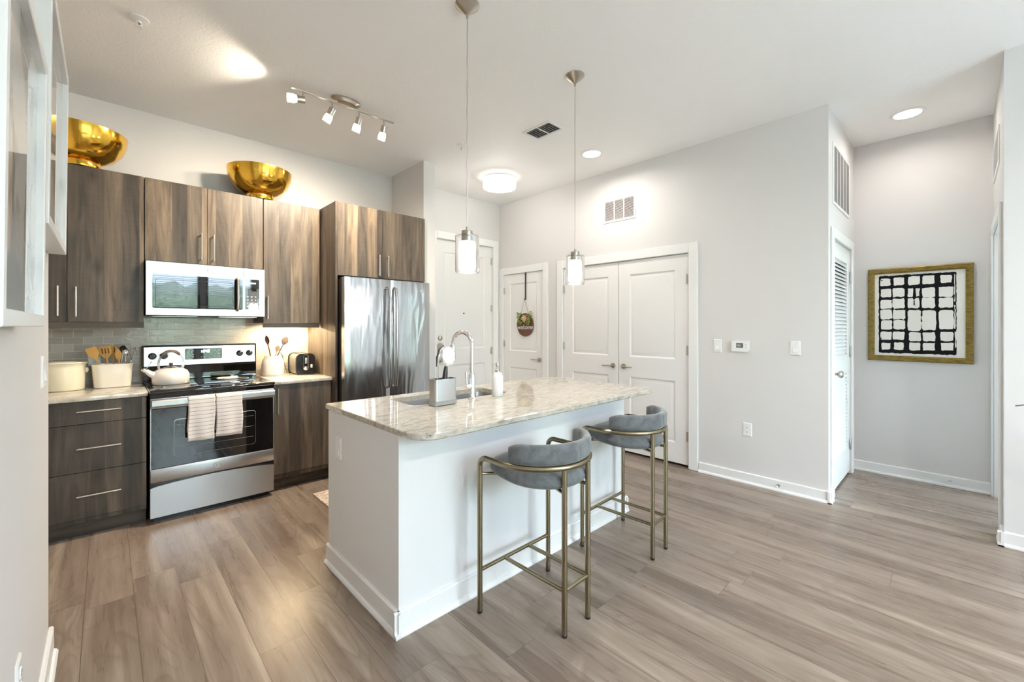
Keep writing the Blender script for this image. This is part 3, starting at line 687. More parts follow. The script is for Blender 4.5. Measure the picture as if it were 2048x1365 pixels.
# ================================================================== ISLAND
isl = thing('kitchen_island', 'white painted kitchen island base with tall baseboard', 'island', (1.83, 2.1, 0))
b_ = B(); b_.box(0.927, 2.742, 1.690, 1.810, 0, 0.8745).box(0.927, 1.045, 1.810, 2.50, 0, 0.8745).box(2.630, 2.742, 1.810, 2.50, 0, 0.8745)
finish('body', b_, M_wallw, isl, smooth=0)
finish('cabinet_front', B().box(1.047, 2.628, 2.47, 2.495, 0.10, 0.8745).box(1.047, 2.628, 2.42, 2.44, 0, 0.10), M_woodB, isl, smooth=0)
b_ = B(); bb(b_, FN(0, 1.69), 0.900, 2.769, h=0.108); bb(b_, FX(0.927), -2.50, -1.663, h=0.108); bb(b_, FE(2.742), 1.663, 2.50, h=0.108)
finish('baseboard', b_, M_trim, isl, smooth=25)
def slab(bd, outer, inner, z0, z1, e=0.005):
    def ins(x0, x1, y0, y1, r, d): return rrect(x0 + d, x1 - d, y0 + d, y1 - d, [max(q - d, 0.001) for q in r])
    lo = [ins(*outer, e), ins(*outer, 0), ins(*outer, 0), ins(*outer, e * .35), ins(*outer, e)]; zo = [z0, z0 + e, z1 - e, z1 - e * .3, z1]
    bm = bd.bm; V = [[bm.verts.new((p[0], p[1], z)) for p in L] for L, z in zip(lo, zo)]
    li = ins(*inner, 0); VI = [[bm.verts.new((p[0], p[1], z)) for p in li] for z in (z0, z1)]
    for R in (V, VI):
        for k in range(len(R) - 1):
            n = len(R[k])
            for i in range(n): bm.faces.new((R[k][i], R[k][(i + 1) % n], R[k + 1][(i + 1) % n], R[k + 1][i]))
    for a, b in ((V[0], VI[0]), (V[-1], VI[1])):
        es = []
        for R in (a, b):
            for i in range(len(R)): es.append(bm.edges.get((R[i], R[(i + 1) % len(R)])) or bm.edges.new((R[i], R[(i + 1) % len(R)])))
        bmesh.ops.triangle_fill(bm, edges=es, use_beauty=True)
    return bd
ti = finish('island_countertop', slab(B(), (0.914, 2.872, 1.500, 2.525, [0.115, 0.10, 0.10, 0.02]), (1.250, 1.970, 2.105, 2.405, [0.04] * 4), 0.8755, 0.905), M_granite, smooth=9)
tag(ti, 'large pale granite island countertop with rounded corners and a sink cut-out', 'countertop')
# sink
sk = thing('sink', 'undermount stainless sink set in the island countertop', 'sink', (1.61, 2.255, 0.67))
def basin(bd, x0, x1, y0, y1, z0, z1):
    o, i = rrect(x0 - .012, x1 + .012, y0 - .012, y1 + .012, .05), rrect(x0, x1, y0, y1, .045); i2 = rrect(x0 + .012, x1 - .012, y0 + .012, y1 - .012, .045); f_ = rrect(x0 + .04, x1 - .04, y0 + .04, y1 - .04, .03)
    bd.rings([[(p[0], p[1], z) for p in L] for L, z in ((o, z0 - .006), (o, z1), (i, z1), (i2, z0 + .03), (f_, z0))], True, True, True); return bd
finish('basin', basin(B(), 1.245, 1.975, 2.100, 2.410, 0.690, 0.8745), M_steel, sk)
finish('drain', B().lathe([(0.0, .692), (0.035, .692), (0.04, .6905), (0.04, .6895)], (1.61, 2.27, 0), 24), M_chrome, sk)
# faucet
fx, fy, z0 = 1.618, 2.052, 0.905
fa = thing('faucet', 'chrome gooseneck faucet behind the sink on the island', 'faucet', (fx, fy, z0))
finish('base', B().lathe([(0.0, z0 + .0002), (0.027, z0 + .0002), (0.027, z0 + .008), (0.021, z0 + .012), (0.021, z0 + .155), (0.0165, z0 + .165), (0.0, z0 + .165)], (fx, fy, 0), 28), M_chrome, fa)
R_ = 0.078; pts = [(fx, fy, z0 + .16), (fx, fy, z0 + .24), (fx, fy, 1.236)] + [(fx - 0.2 * (R_ - R_ * math.cos(a)), fy + R_ - R_ * math.cos(a), 1.236 + R_ * math.sin(a)) for a in [PI * k / 16 for k in range(1, 17)]]
ex, ey = pts[-1][0], pts[-1][1]
finish('gooseneck', B().tube(pts, 0.0125, 18), M_chrome, fa)
finish('spray_head', B().lathe([(0.0, 1.236), (0.0145, 1.236), (0.0175, 1.225), (0.0185, 1.135), (0.015, 1.128), (0.0, 1.128)], (ex, ey, 0), 24), M_chrome, fa)
b_ = B(); b_.tube([(fx, fy, 0.985), (fx - .052, fy - .006, 0.985)], 0.0165, 20); b_.tube([(fx - .044, fy - .005, 0.985), (fx - .046, fy - .006, 1.03), (fx - .050, fy - .006, 1.078)], .006, 12, rad=[.0065, .005, .006]); finish('lever', b_, M_chrome, fa)
# soap dispenser
sx, sy = 1.812, 2.035
so = thing('soap_dispenser', 'white ceramic soap pump bottle right of the faucet', 'soap dispenser', (sx, sy, .905))
finish('bottle', B().lathe([(0.0, .9055), (0.030, .9055), (0.0335, .912), (0.0355, .94), (0.0355, 1.005), (0.034, 1.03), (0.027, 1.05), (0.016, 1.058), (0.014, 1.060), (0.0, 1.060)], (sx, sy, 0), 32), M_white, so)
b_ = B(); b_.lathe([(0.0, 1.059), (0.015, 1.059), (0.015, 1.071), (0.010, 1.073), (0.006, 1.080), (0.006, 1.094), (0.011, 1.096), (0.011, 1.115), (0.009, 1.119), (0.0, 1.119)], (sx, sy, 0), 20)
b_.tube([(sx, sy, 1.113), (sx - .024, sy + .012, 1.114), (sx - .040, sy + .020, 1.110)], .004, 8); finish('pump', b_, M_nickel, so)
# sink caddy
ca = thing('sink_caddy', 'rectangular brushed metal sponge caddy beside the sink', 'caddy', (1.39, 2.028, .905))
def tray(bd, x0, x1, y0, y1, z0, z1, r=.014, t=.003):
    o, i = rrect(x0, x1, y0, y1, r), rrect(x0 + t, x1 - t, y0 + t, y1 - t, r - t)
    bd.rings([[(p[0], p[1], z) for p in L] for L, z in ((o, z0), (o, z1), (i, z1), (i, z0 + .012))]); return bd
finish('holder', tray(B(), 1.316, 1.462, 1.992, 2.064, .932, 1.054), M_steel, ca)
finish('drip_tray', tray(B(), 1.312, 1.466, 1.988, 2.068, .910, .9315, .016, .003), M_frost, ca)
for x in (1.325, 1.453):
    for y in (2.0, 2.056): finish('foot', B().lathe([(0.0, .9052), (.006, .9052), (.006, .910), (0.0, .910)], (x, y, 0), 12), M_steel, ca)
db = thing('dish_brush', 'dish brush with scalloped white head and black handle in the caddy', 'brush', (1.405, 2.03, .947))
finish('handle', B().tube([(1.390, 2.028, .947), (1.402, 2.032, 1.02), (1.412, 2.036, 1.085), (1.418, 2.038, 1.12)], .012, 12, rad=[.013, .016, .014, .009]), M_blackp, db)
# head: rounded lobed disc facing the camera side
hc = Vector((1.432, 2.040, 1.175)); nrm = Vector((-0.55, -0.80, 0.1)).normalized(); uu = nrm.cross(Vector((0, 0, 1))).normalized(); ww = uu.cross(nrm)
b_ = B(); rs = []
for s_, d in ((0.02, .017), (.75, .016), (1.0, .006), (1.0, -.006), (.75, -.014), (.02, -.015)):
    rs.append([tuple(hc + nrm * d + (uu * math.cos(a) * .040 + ww * math.sin(a) * .056) * s_ * (1 + 0.045 * math.cos(9 * a))) for a in [2 * PI * k / 54 for k in range(54)]])
b_.rings(rs); finish('head', b_, M_white, db)
mb = thing('bottle_brush', 'bent metal brush with dark bristles behind the white dish brush', 'brush', (1.372, 2.045, .947))
finish('wire_handle', B().tube([(1.368, 2.045, .947), (1.368, 2.05, 1.10), (1.376, 2.052, 1.17), (1.392, 2.053, 1.215), (1.420, 2.053, 1.236)], .0042, 8), M_chrome, mb)
finish('bristles', B().tube([(1.366, 2.055, 1.12), (1.374, 2.060, 1.17), (1.392, 2.062, 1.217), (1.418, 2.062, 1.240)], .009, 8, rad=[.004, .009, .009, .004]), M_blackp, mb)
one('sponge', B().box(1.328, 1.372, 2.000, 2.022, .945, 1.046, .004, 2), mat('yellow_sponge', (.70, .68, .16), .9), 'yellow sponge standing inside the metal caddy', 'sponge')
# switch plates on the island
def plate(name, M, x, z, label, kind='rocker', w=.070, h=.115, cat='switch', grp=None):
    t = thing(name, label, cat, tuple(M @ Vector((x, 0, z - h / 2))), grp)
    b_ = B(M); b_.rings([[(x - w / 2, 0, z - h / 2), (x + w / 2, 0, z - h / 2), (x + w / 2, 0, z + h / 2), (x - w / 2, 0, z + h / 2)], [(x - w / 2, -.003, z - h / 2), (x + w / 2, -.003, z - h / 2), (x + w / 2, -.003, z + h / 2), (x - w / 2, -.003, z + h / 2)], [(x - w / 2 + .004, -.006, z - h / 2 + .004), (x + w / 2 - .004, -.006, z - h / 2 + .004), (x + w / 2 - .004, -.006, z + h / 2 - .004), (x - w / 2 + .004, -.006, z + h / 2 - .004)]])
    finish('plate', b_, M_plastic, t, smooth=20)
    if kind == 'rocker':
        b_ = B(M); b_.prism([(-.006, z - .034), (-.011, z - .033), (-.008, z), (-.006, z + .034)], x - .016, x + .016, 'yz') if False else b_.rings([[(x + s * .0165, -.006, z - .034), (x + s * .0165, -.0125, z - .033), (x + s * .0165, -.0085, z), (x + s * .0165, -.007, z + .034)] for s in (-1, 1)])
        finish('rocker', b_, M_plastic, t, smooth=0)
    else:
        for dz in (-.020, .020):
            b_ = B(M); b_.prism([(x + p[0], z + dz + p[1]) for p in rrect(-.015, .015, -.014, .014, .011)], -.006, -.0085, 'xz'); s_ = finish('socket', b_, M_plastic, t)
            b_ = B(M); b_.box(x - .007, x - .005, -.0088, -.0084, z + dz - .002, z + dz + .007).box(x + .005, x + .007, -.0088, -.0084, z + dz - .002, z + dz + .007).box(x - .002, x + .002, -.0088, -.0084, z + dz - .009, z + dz - .005); finish('slot', b_, M_dark, s_, smooth=0)
    return t
plate('light_switch', FX(0.9268), -2.348, .684, 'white rocker switch on the end of the island')
plate('light_switch', FE(-0.168), 2.305, 1.186, 'white rocker switch on the left wall near the kitchen corner')
plate('wall_outlet', FE(-0.168), 1.70, .42, 'white outlet low on the near left wall', 'outlet', cat='outlet')
plate('light_switch', FX(4.0), -1.505, 1.176, 'white rocker switch left of the thermostat')
plate('light_switch', FX(4.0), -0.906, 1.176, 'white rocker switch right of the thermostat, nearest the hall corner')
plate('wall_outlet', FX(4.0), -1.258, .462, 'white outlet low on the wall below the thermostat', 'outlet', cat='outlet')
plate('wall_outlet', FN(0, 4.438), -0.060, 1.108, 'cream outlet on the backsplash behind the bamboo utensils', 'outlet', cat='outlet')
plate('wall_outlet', FN(0, 4.438), 1.190, 1.130, 'outlet on the backsplash behind the black spoons', 'outlet', cat='outlet')
M = FX(4.0); th = thing('thermostat', 'white rectangular thermostat with a small grey screen', 'thermostat', (3.99, 1.311, 1.13))
b_ = B(M); b_.prism([(-1.311 + p[0], 1.178 + p[1]) for p in rrect(-.068, .068, -.046, .046, .008)], 0, -.024, 'xz'); finish('case', b_, M_plastic, th)
finish('screen', B(M).box(-1.341, -1.285, -.0245, -.0242 + .001, 1.165, 1.205), mat('lcd_screen', (.10, .11, .10), .3), th, smooth=0)
b_ = B(M); [b_.box(-1.335 + k * .011, -1.329 + k * .011, -.0250, -.0246, 1.175, 1.195) for k in range(3)]; finish('readout', b_, M_ink, th, smooth=0)
for z in (1.17, 1.19): finish('button', B(M).box(-1.272, -1.258, -.0250, -.0240, z, z + .006), M_ink, th, smooth=0)
# door stops on the baseboards
def door_stop(M, x, label):
    t = thing('door_stop', label, 'door stop', tuple(M @ Vector((x, -.014, .045)))); b_ = B(M)
    b_.lathe([(0.0, -.0145), (.011, -.0145), (.011, -.018), (.0045, -.020), (.0045, -.060), (.0, -.060)], (x, 0, .048), 16, axis='y'); finish('stem', b_, M_nickel, t)
    b_ = B(M); b_.lathe([(0.0, -.0605), (.009, -.0605), (.009, -.072), (.0, -.073)], (x, 0, .048), 16, axis='y'); finish('tip', b_, M_plastic, t)
door_stop(FX(4.0), -1.02, 'small metal door stop on the baseboard below the right-hand switch')
door_stop(FX(5.15), -.052, 'small metal door stop on the baseboard under the framed print')

# ================================================================== BAR STOOLS
def make_stool(label, x, y, rz):
    t = thing('bar_stool', label, 'stool', (0, 0, 0), 'grey velvet bar stools at the island')
    r = .0125
    A, Bq = .245, .0855; yf, yb = .19, -.19; yc = .04; R = .245; zr = .735
    # arm rail: up both front legs, round the back
    for s in (-1, 1):
        pts = [(s * A, yf, .004), (s * A, yf, .60), (s * A, yf, zr - .042)] + [(s * A, yf - .042 + .042 * math.cos(a), zr - .042 + .042 * math.sin(a)) for a in [PI / 2 * k / 8 for k in range(1, 9)]] + [(s * A, yf - .050, zr)]
        finish('front_leg', B().tube(pts, r, 16), M_bronze, t)
        finish('rear_leg', B().tube([(s * Bq, yb, .004), (s * Bq, yb, zr - .008)], r, 16), M_bronze, t)
        [finish('foot_cap', B().lathe([(0.0, 0), (.0115, 0), (.0129, .004), (.0129, .011), (0.0, .011)], (px_, py_, 0), 16), M_blackp, t) for px_, py_ in ((s * A, yf), (s * Bq, yb))]
    pts = [(-A, yf - .042, zr), (-A, .10, zr)] + [(-R * math.cos(a), yc - R * math.sin(a), zr) for a in [PI * k / 36 for k in range(37)]] + [(A, .10, zr), (A, yf - .042, zr)]
    finish('arm_rail', B().tube(pts, r, 16), M_bronze, t)
    zf = .200; b_ = B(); b_.tube([(-A, yf, zf), (A, yf, zf)], .0095, 14)
    for s in (-1, 1): b_.tube([(s * Bq, yf, zf), (s * Bq, yb, zf)], .0095, 14)
    b_.tube([(-Bq, yb, zf), (Bq, yb, zf)], .0095, 14); finish('footrest', b_, M_bronze, t)
    b_ = B()
    for s in (-1, 1): b_.tube([(s * A, yf, .655), (s * .12, yf - .05, .640)], .008, 12); b_.tube([(s * Bq, yb, .622), (s * .06, -.10, .628)], .008, 12)
    b_.lathe([(0.0, .622), (.13, .622), (.13, .634), (0.0, .634)], (0, .02, 0), 32); finish('seat_support', b_, M_bronze, t)
    # seat cushion, slightly domed, egg outline
    rs = []
    for rr, z in ((.02, .6345), (.13, .6350), (.180, .6390), (.208, .648), (.222, .661), (.226, .675), (.222, .690), (.208, .702), (.18, .711), (.10, .717), (.02, .718)):
        q_ = []
        for k in range(64):
            a = 2 * PI * k / 64; ca_, sa_ = math.cos(a), math.sin(a)
            if sa_ > 0: x_, y_ = math.copysign(abs(ca_) ** .55, ca_), abs(sa_) ** .62 * .92
            else: x_, y_ = ca_, sa_ * .95
            q_.append((rr * x_ * 1.0, .018 + rr * y_, z + .07 * rr * y_))
        rs.append(q_)
    finish('seat', B().rings(rs), M_velvet, t, smooth=60)
    # wrap-around backrest pad standing on the rail
    rs = []; n = 44; a0 = math.radians(8)
    for k in range(n + 1):
        a = a0 + (PI - 2 * a0) * k / n; e = min(k, n - k) / 5.0; q = 1.0 if e >= 1 else math.sin(e * PI / 2) ** .55
        q = max(q, .25); hh = .045 * (0.70 + 0.30 * q); tt = .021 * q; zc = zr + .012 + hh; ring = []
        rm = R - .012
        if a < 0: cx, cy = -rm, yc + rm * -math.sin(a)
        elif a > PI: cx, cy = rm, yc + rm * -math.sin(a)
        else: cx, cy = -rm * math.cos(a), yc - rm * math.sin(a)
        aa = min(max(a, 0), PI); nx, ny = -math.cos(aa), -math.sin(aa)
        for j in range(20):
            b = 2 * PI * j / 20; cb, sb = math.cos(b), math.sin(b)
            ox = tt * math.copysign(abs(cb) ** .75, cb); oz = hh * math.copysign(abs(sb) ** .55, sb)
            ring.append((cx + nx * ox, cy + ny * ox, zc + oz))
        rs.append(ring)
    bk = finish('backrest', B().rings(rs), M_velvet, t, smooth=70)
    finish('seam', B().tube([(0, yc - R - .0085 + .0, zr + .02), (0, yc - R - .0095, zr + .055), (0, yc - R - .0085, zr + .092)], .0012, 6), M_velvet, bk)
    finish('care_tag', B().box(-.02, .012, .10, .101, .594, .634).box(-.012, .004, .0995, .1015, .582, .594), M_plastic, t, smooth=0)
    t.location = (x, y, 0); t.rotation_euler = (0, 0, rz)
    return t
s1 = make_stool('grey velvet bar stool with bronze tube legs, nearest the camera', 1.526, 1.374, .012)
s2 = copy_tree(s1); s2.location = (2.370, 1.417, 0); s2.rotation_euler = (0, 0, .035)
s2['label'] = 'grey velvet bar stool with bronze tube legs at the far right end of the island'

# ================================================================== COUNTER ITEMS
cx, cy, z0 = -.212, 4.325, .9055
ck = thing('lidded_crock', 'cream ceramic crock with a lid at the left end of the counter', 'crock', (cx, cy, z0))
finish('body', B().lathe([(0.0, z0), (.103, z0), (.107, z0 + .006), (.111, z0 + .15), (.112, z0 + .172), (.117, z0 + .178), (.117, z0 + .184), (0.0, z0 + .184)], (cx, cy, 0), 48), M_cream2, ck)
finish('lid', B().lathe([(0.0, z0 + .1845), (.121, z0 + .1845), (.124, z0 + .189), (.122, z0 + .194), (.09, z0 + .201), (.02, z0 + .205), (0.0, z0 + .205)], (cx, cy, 0), 48), M_cream2, ck)
b_ = B()
for s in (-1, 1): b_.ball((cx + s * .113, cy - .02, z0 + .135), .012, sz=1.6)
finish('grip', b_, M_cream2, ck)
cx, cy = .038, 4.335
uc = thing('utensil_crock', 'wide white ceramic crock full of bamboo utensils', 'crock', (cx, cy, z0))
b_ = B(); P_ = [(.100, 0), (.102, .004), (.112, .150), (.115, .160), (.115, .170), (.107, .170), (.104, .155), (.095, .012)]
b_.rings([[(cx + x * r / .1, cy + y * r / .1, z0 + h) for x, y in rrect(-.1, .1, -.072, .072, .05, 7)] for r, h in P_]); finish('bowl', b_, M_cream, uc)
UG = 'cooking utensils standing in the crocks'
def utensil(name, label, cat, base, tip, headw, headl, m, mh=None, slots=0, thick=.006, bowl=False, face=None, outline='spatula', hr=.0055):
    base, tip = Vector(base), Vector(tip); t = thing(name, label, cat, tuple(base), UG); a = (tip - base).normalized()
    hs = tip - a * headl; finish('handle', B().tube([base, hs + a * .02], hr, 10), m if mh is None else mh, t)
    f = Vector(face or (-.25, -1, .1)).normalized(); u = a.cross(f).normalized(); f = u.cross(a).normalized(); n = 14; L = []
    for k in range(n + 1):
        q = k / n
        if outline == 'spatula': w = headw * (0.25 + .75 * min(1, q / .45) ** .8) * (1 if q < .93 else .93)
        elif outline == 'round': w = headw * max(.12, math.sin(PI * (.07 + q * .86)) ** .8)
        else: w = headw * (0.4 + .6 * q)
        L.append((q, w))
    pl = [hs + a * headl * q + u * w / 2 for q, w in L] + [hs + a * headl * q - u * w / 2 for q, w in reversed(L)]
    b_ = B()
    if bowl:
        rs = []
        for sc, dp in ((1, 0), (1, -.002), (.8, .007), (.45, .013), (.05, .015)):
            c_ = hs + a * headl * .55; rs.append([tuple(c_ + (p - c_) * sc + f * -dp) for p in pl])
        b_.rings(rs, True, False, True)
    else: b_.rings([[tuple(p + f * thick / 2) for p in pl], [tuple(p - f * thick / 2) for p in pl]])
    hd = finish('head', b_, m, t)
    if slots:
        b_ = B()
        for s in range(slots):
            o = (s - (slots - 1) / 2) * headw * .24; c_ = hs + a * headl * .62 + u * o
            q_ = [c_ + u * dx + a * dz for dx, dz in ((-.003, -.02), (.003, -.02), (.003, .02), (-.003, .02))]
            b_.rings([[tuple(p + f * (thick / 2 + .0006)) for p in q_], [tuple(p + f * (thick / 2 - .0002)) for p in q_]])
        finish('slot', b_, M_walnut, hd, smooth=0)
    return t
uz = z0 + .014
utensil('spatula', 'bamboo turner leaning furthest left out of the white crock', 'utensil', (.02, 4.30, uz), (-.078, 4.275, 1.198), .062, .085, M_tanwood)
utensil('slotted_spatula', 'bamboo turner with dark slots, second from left in the crock', 'utensil', (.03, 4.33, uz), (-.005, 4.315, 1.205), .070, .090, M_tanwood, slots=3)
utensil('wooden_spoon', 'wide bamboo spoon at the back of the white crock', 'utensil', (.05, 4.36, uz), (.040, 4.365, 1.206), .066, .080, M_tanwood, slots=2, outline='round')
utensil('wooden_spoon', 'narrow bamboo spoon angled forward in the white crock', 'utensil', (.085, 4.30, uz), (.066, 4.285, 1.182), .036, .082, M_tanwood, outline='round')
utensil('ladle', 'black ladle with steel stem in the white crock', 'utensil', (.075, 4.36, uz), (.098, 4.350, 1.206), .044, .060, M_blackp, M_steel, outline='round', bowl=True)
utensil('serving_spoon', 'shiny steel spoon next to the whisk', 'utensil', (.10, 4.34, uz), (.115, 4.330, 1.185), .034, .060, M_chrome, outline='round', bowl=True)
# whisk
wk = thing('whisk', 'steel wire whisk leaning right out of the white crock', 'whisk', (.09, 4.34, uz), UG)
b0 = Vector((.095, 4.345, uz)); tp = Vector((.165, 4.335, 1.19)); a = (tp - b0).normalized(); h0 = tp - a * .10; u = a.cross(Vector((0, 1, 0))).normalized(); w = a.cross(u)
finish('handle', B().tube([b0, h0], .006, 10), M_steel, wk); b_ = B()
for k in range(5):
    d = u * math.cos(PI * k / 5) + w * math.sin(PI * k / 5)
    b_.tube([h0 + a * .10 * (1 - abs(q)) ** .6 * 1.0 + d * .026 * math.sin(q * PI) * 1.0 if abs(q) < 1 else h0 for q in [(-1 + 2 * i / 16) for i in range(17)]], .0009, 6)
finish('wire', b_, M_chrome, wk)
# kettle
cx, cy, kz = .362, 4.155, .9140
kt = thing('kettle', 'off-white enamel kettle with wooden handle on the cooktop', 'kettle', (cx, cy, kz))
finish('body', B().lathe([(0.0, kz), (.108, kz), (.113, kz + .006), (.115, kz + .05), (.112, kz + .075), (.100, kz + .098), (.078, kz + .112), (.052, kz + .118), (0.0, kz + .118)], (cx, cy, 0), 48), M_pink, kt)
ld = finish('lid', B().lathe([(0.0, kz + .1185), (.046, kz + .1185), (.047, kz + .122), (.030, kz + .128), (0.0, kz + .130)], (cx, cy, 0), 32), M_chrome, kt)
finish('knob', B().lathe([(0.0, kz + .129), (.006, kz + .131), (.012, kz + .142), (.013, kz + .152), (.009, kz + .159), (0.0, kz + .160)], (cx, cy, 0), 20), M_walnut, ld)
sd = Vector((-.93, -.20, 0)).normalized()
b_ = B(); P0 = Vector((cx, cy, kz)); b_.tube([P0 + sd * .085 + Vector((0, 0, .062)), P0 + sd * .125 + Vector((0, 0, .085)), P0 + sd * .155 + Vector((0, 0, .112))], .02, 16, rad=[.030, .021, .015]); sp_ = finish('spout', b_, M_pink, kt)
b_ = B(); b_.tube([P0 + sd * .153 + Vector((0, 0, .110)), P0 + sd * .168 + Vector((0, 0, .124))], .0165, 14); b_.tube([P0 + sd * .150 + Vector((0, 0, .125)), P0 + sd * .128 + Vector((0, 0, .155)), P0 + sd * .118 + Vector((0, 0, .175))], .003, 8); finish('whistle_cap', b_, M_chrome, sp_)
for off in (-.014, .014):
    nn = Vector((-sd.y, sd.x, 0)) * off; pts = []
    for k in range(21):
        q = PI * (-.12 + 1.24 * k / 20); pts.append(P0 + nn + sd * .078 * math.cos(q) + Vector((0, 0, .150 + .092 * math.sin(q) if True else 0)))
    finish('handle_wire', B().tube(pts, .0032, 8), M_chrome, kt)
pts = [P0 + sd * .070 * math.cos(q) + Vector((0, 0, .166 + .082 * math.sin(q))) for q in [PI * (.2 + .6 * k / 12) for k in range(13)]]
finish('handle_grip', B().tube(pts, .011, 14, rad=[.006] + [.011] * 11 + [.006]), M_walnut, kt)
# spoon rest
cx, cy = .735, 4.22; b_ = B()
for rs_, zz in (((.070, .9142), (.074, .918), (.074, .924), (.066, .925), (.060, .921)), 0),:
    b_.rings([[(cx + r * (1 + .07 * math.cos(7 * a)) * math.cos(a), cy + r * .85 * (1 + .07 * math.cos(7 * a)) * math.sin(a), z) for a in [2 * PI * k / 56 for k in range(56)]] for r, z in rs_])
one('spoon_rest', b_, M_cream, 'scalloped cream spoon rest on the black cooktop', 'spoon rest')
# right crock
cx, cy = 1.108, 4.33
rk = one('utensil_crock', B().lathe([(0.0, z0), (.086, z0), (.090, z0 + .006), (.092, z0 + .10), (.086, z0 + .135), (.072, z0 + .160), (.068, z0 + .178), (.063, z0 + .178), (.066, z0 + .155), (.08, z0 + .12), (.08, z0 + .012), (0.0, z0 + .012)], (cx, cy, 0), 48), M_pink, 'off-white ribbed shoulder crock right of the range', 'crock')
utensil('serving_spoon', 'dark wooden spoon leaning left in the shoulder crock', 'utensil', (1.12, 4.33, uz), (1.052, 4.33, 1.266), .036, .085, M_walnut, outline='round', bowl=True)
utensil('slotted_spoon', 'black slotted spoon leaning right in the shoulder crock', 'utensil', (1.072, 4.335, uz), (1.232, 4.355, 1.250), .058, .078, M_blackp, slots=3, outline='round')
utensil('wooden_spoon', 'short light wooden spoon in the middle of the shoulder crock', 'utensil', (1.10, 4.35, uz), (1.150, 4.32, 1.175), .040, .060, mat('pale_wood', (.42, .30, .18), .6), outline='round')
utensil('potato_masher', 'small looped steel utensil in the shoulder crock', 'utensil', (1.12, 4.32, uz), (1.095, 4.35, 1.19), .026, .05, M_chrome, outline='round', thick=.003)
# toaster
x0, x1, y0, y1, za, zb = 1.262, 1.428, 4.185, 4.43, .9056, 1.098
ts = thing('toaster', 'black and steel toaster beside the fridge panel', 'toaster', (1.345, 4.31, za))
def arch(x0, x1, za, zb, r=.045, t=.02): return [(x0 + .008, za)] + [(x1 - .008, za)] + [(x1, za + .03)] + [(x1 - r + r * math.cos(a), zb - r + r * math.sin(a)) for a in [PI / 2 * k / 6 for k in range(7)]] + [(x0 + r + r * math.cos(a), zb - r + r * math.sin(a)) for a in [PI / 2 + PI / 2 * k / 6 for k in range(7)]] + [(x0, za + .03)]
finish('shell', B().prism(arch(x0 + .006, x1 - .006, za + .008, zb - .003), y0 + .022, y1 - .012, 'xz'), M_steel, ts)
[finish('end_cap', B().prism(arch(x0, x1, za, zb), ya_, yb_, 'xz'), M_black, ts) for ya_, yb_ in ((y0, y0 + .021), (y1 - .011, y1))]
for xs_ in (1.298, 1.366): finish('slot', B().box(xs_, xs_ + .024, y0 + .03, y1 - .03, zb - .004, zb - .0015), M_dark, ts, smooth=0)
lx = 1.345
b_ = B(); o_, i_ = rrect(lx - .024, lx + .024, za + .035, zb - .006, .023, 8), rrect(lx - .017, lx + .017, za + .042, zb - .013, .0165, 8)
b_.rings([[(p[0], y, p[1]) for p in L] for L, y in ((o_, y0), (o_, y0 - .004), (i_, y0 - .004), (i_, y0))], True, False, False); finish('lever_frame', b_, M_chrome, ts)
finish('lever', B().box(lx - .011, lx + .011, y0 - .020, y0 + .001, za + .10, za + .155, .003, 2), M_steel, ts)
finish('dial', B().lathe([(0.0, y0 + .001), (.018, y0 + .001), (.018, y0 - .012), (.013, y0 - .015), (0.0, y0 - .015)], (lx, 0, za + .058), 24, axis='y'), M_chrome, ts)
finish('button', B().box(1.386, 1.404, y0 - .004, y0 + .001, za + .058, za + .090, .002, 1), M_plastic, ts)
b_ = B(); b_.tube([(1.268, 4.40, za + .02), (1.245, 4.39, .908), (1.225, 4.40, .99), (1.215, 4.425, 1.06), (1.195, 4.432, 1.11)], .003, 8); finish('cord', b_, M_blackp, ts)
# tea towels on the oven handle
def towel(label, x0, x1, zf, zb, ph, rz=0):
    n, m_ = 18, 34; bd = B(); rows = []
    path = [(3.7125, zf)] + [(3.7135, zf + (.853 - zf) * k / 18) for k in range(1, 18)] + [(3.7145, .846), (3.718, .8535), (3.728, .857), (3.742, .857), (3.752, .8545), (3.7575, .846)] + [(3.7575 , .846 - (.846 - zb) * k / 8) for k in range(1, 9)]
    for (y, z) in path:
        row = []
        for k in range(n + 1):
            q = k / n; x = x0 + (x1 - x0) * q; amp = min(1, max(0, (.85 - z) / .25)) * .0055
            row.append((x + .004 * math.sin(z * 18 + ph) * (1 if z < .8 else 0), y - (abs(amp * (1 + math.sin(q * 9 + ph + z * 4))) if y < 3.73 else 0), z - (.006 * q if z < zf + .02 else 0)))
        rows.append(row)
    bd.rings(rows, False, False, False)
    o = finish('tea_towel', bd, M_towel, smooth=60); md_ = o.modifiers.new('thickness', 'SOLIDIFY'); md_.thickness = .0022; md_.offset = 0
    return tag(o, label, 'towel', 'striped tea towels on the oven handle')
towel('cream striped tea towel on the left of the oven handle', .418, .573, .547, .60, 0.3)
towel('cream striped tea towel on the right of the oven handle', .580, .743, .553, .59, 1.9)
# gold bowls
def gbowl(label, cx, cy):
    z = 2.4425; P_ = [(0.0, 0), (.108, 0), (.110, .004), (.104, .040), (.092, .046), (.120, .052), (.175, .085), (.218, .140), (.240, .200), (.246, .254), (.243, .2555), (.236, .205), (.212, .145), (.170, .092), (.115, .060), (0.0, .052)]
    o = finish('gold_bowl', B().lathe([(r, z + h) for r, h in P_], (cx, cy, 0), 64), M_gold, smooth=50); return tag(o, label, 'bowl', 'footed gold bowls on the wall cabinets')
gbowl('footed gold bowl on the left wall cabinet, partly behind the white frame', -.125, 4.195)
gbowl('footed gold bowl on top of the cabinet above the microwave', .972, 4.195)
# runner rug
b_ = B(); b_.box(1.200, 2.30, 2.98, 3.575, .0005, .010, .004, 1)
one('runner_rug', b_, M_rug, 'cream and brown flecked rug between the island and the cabinets', 'rug')

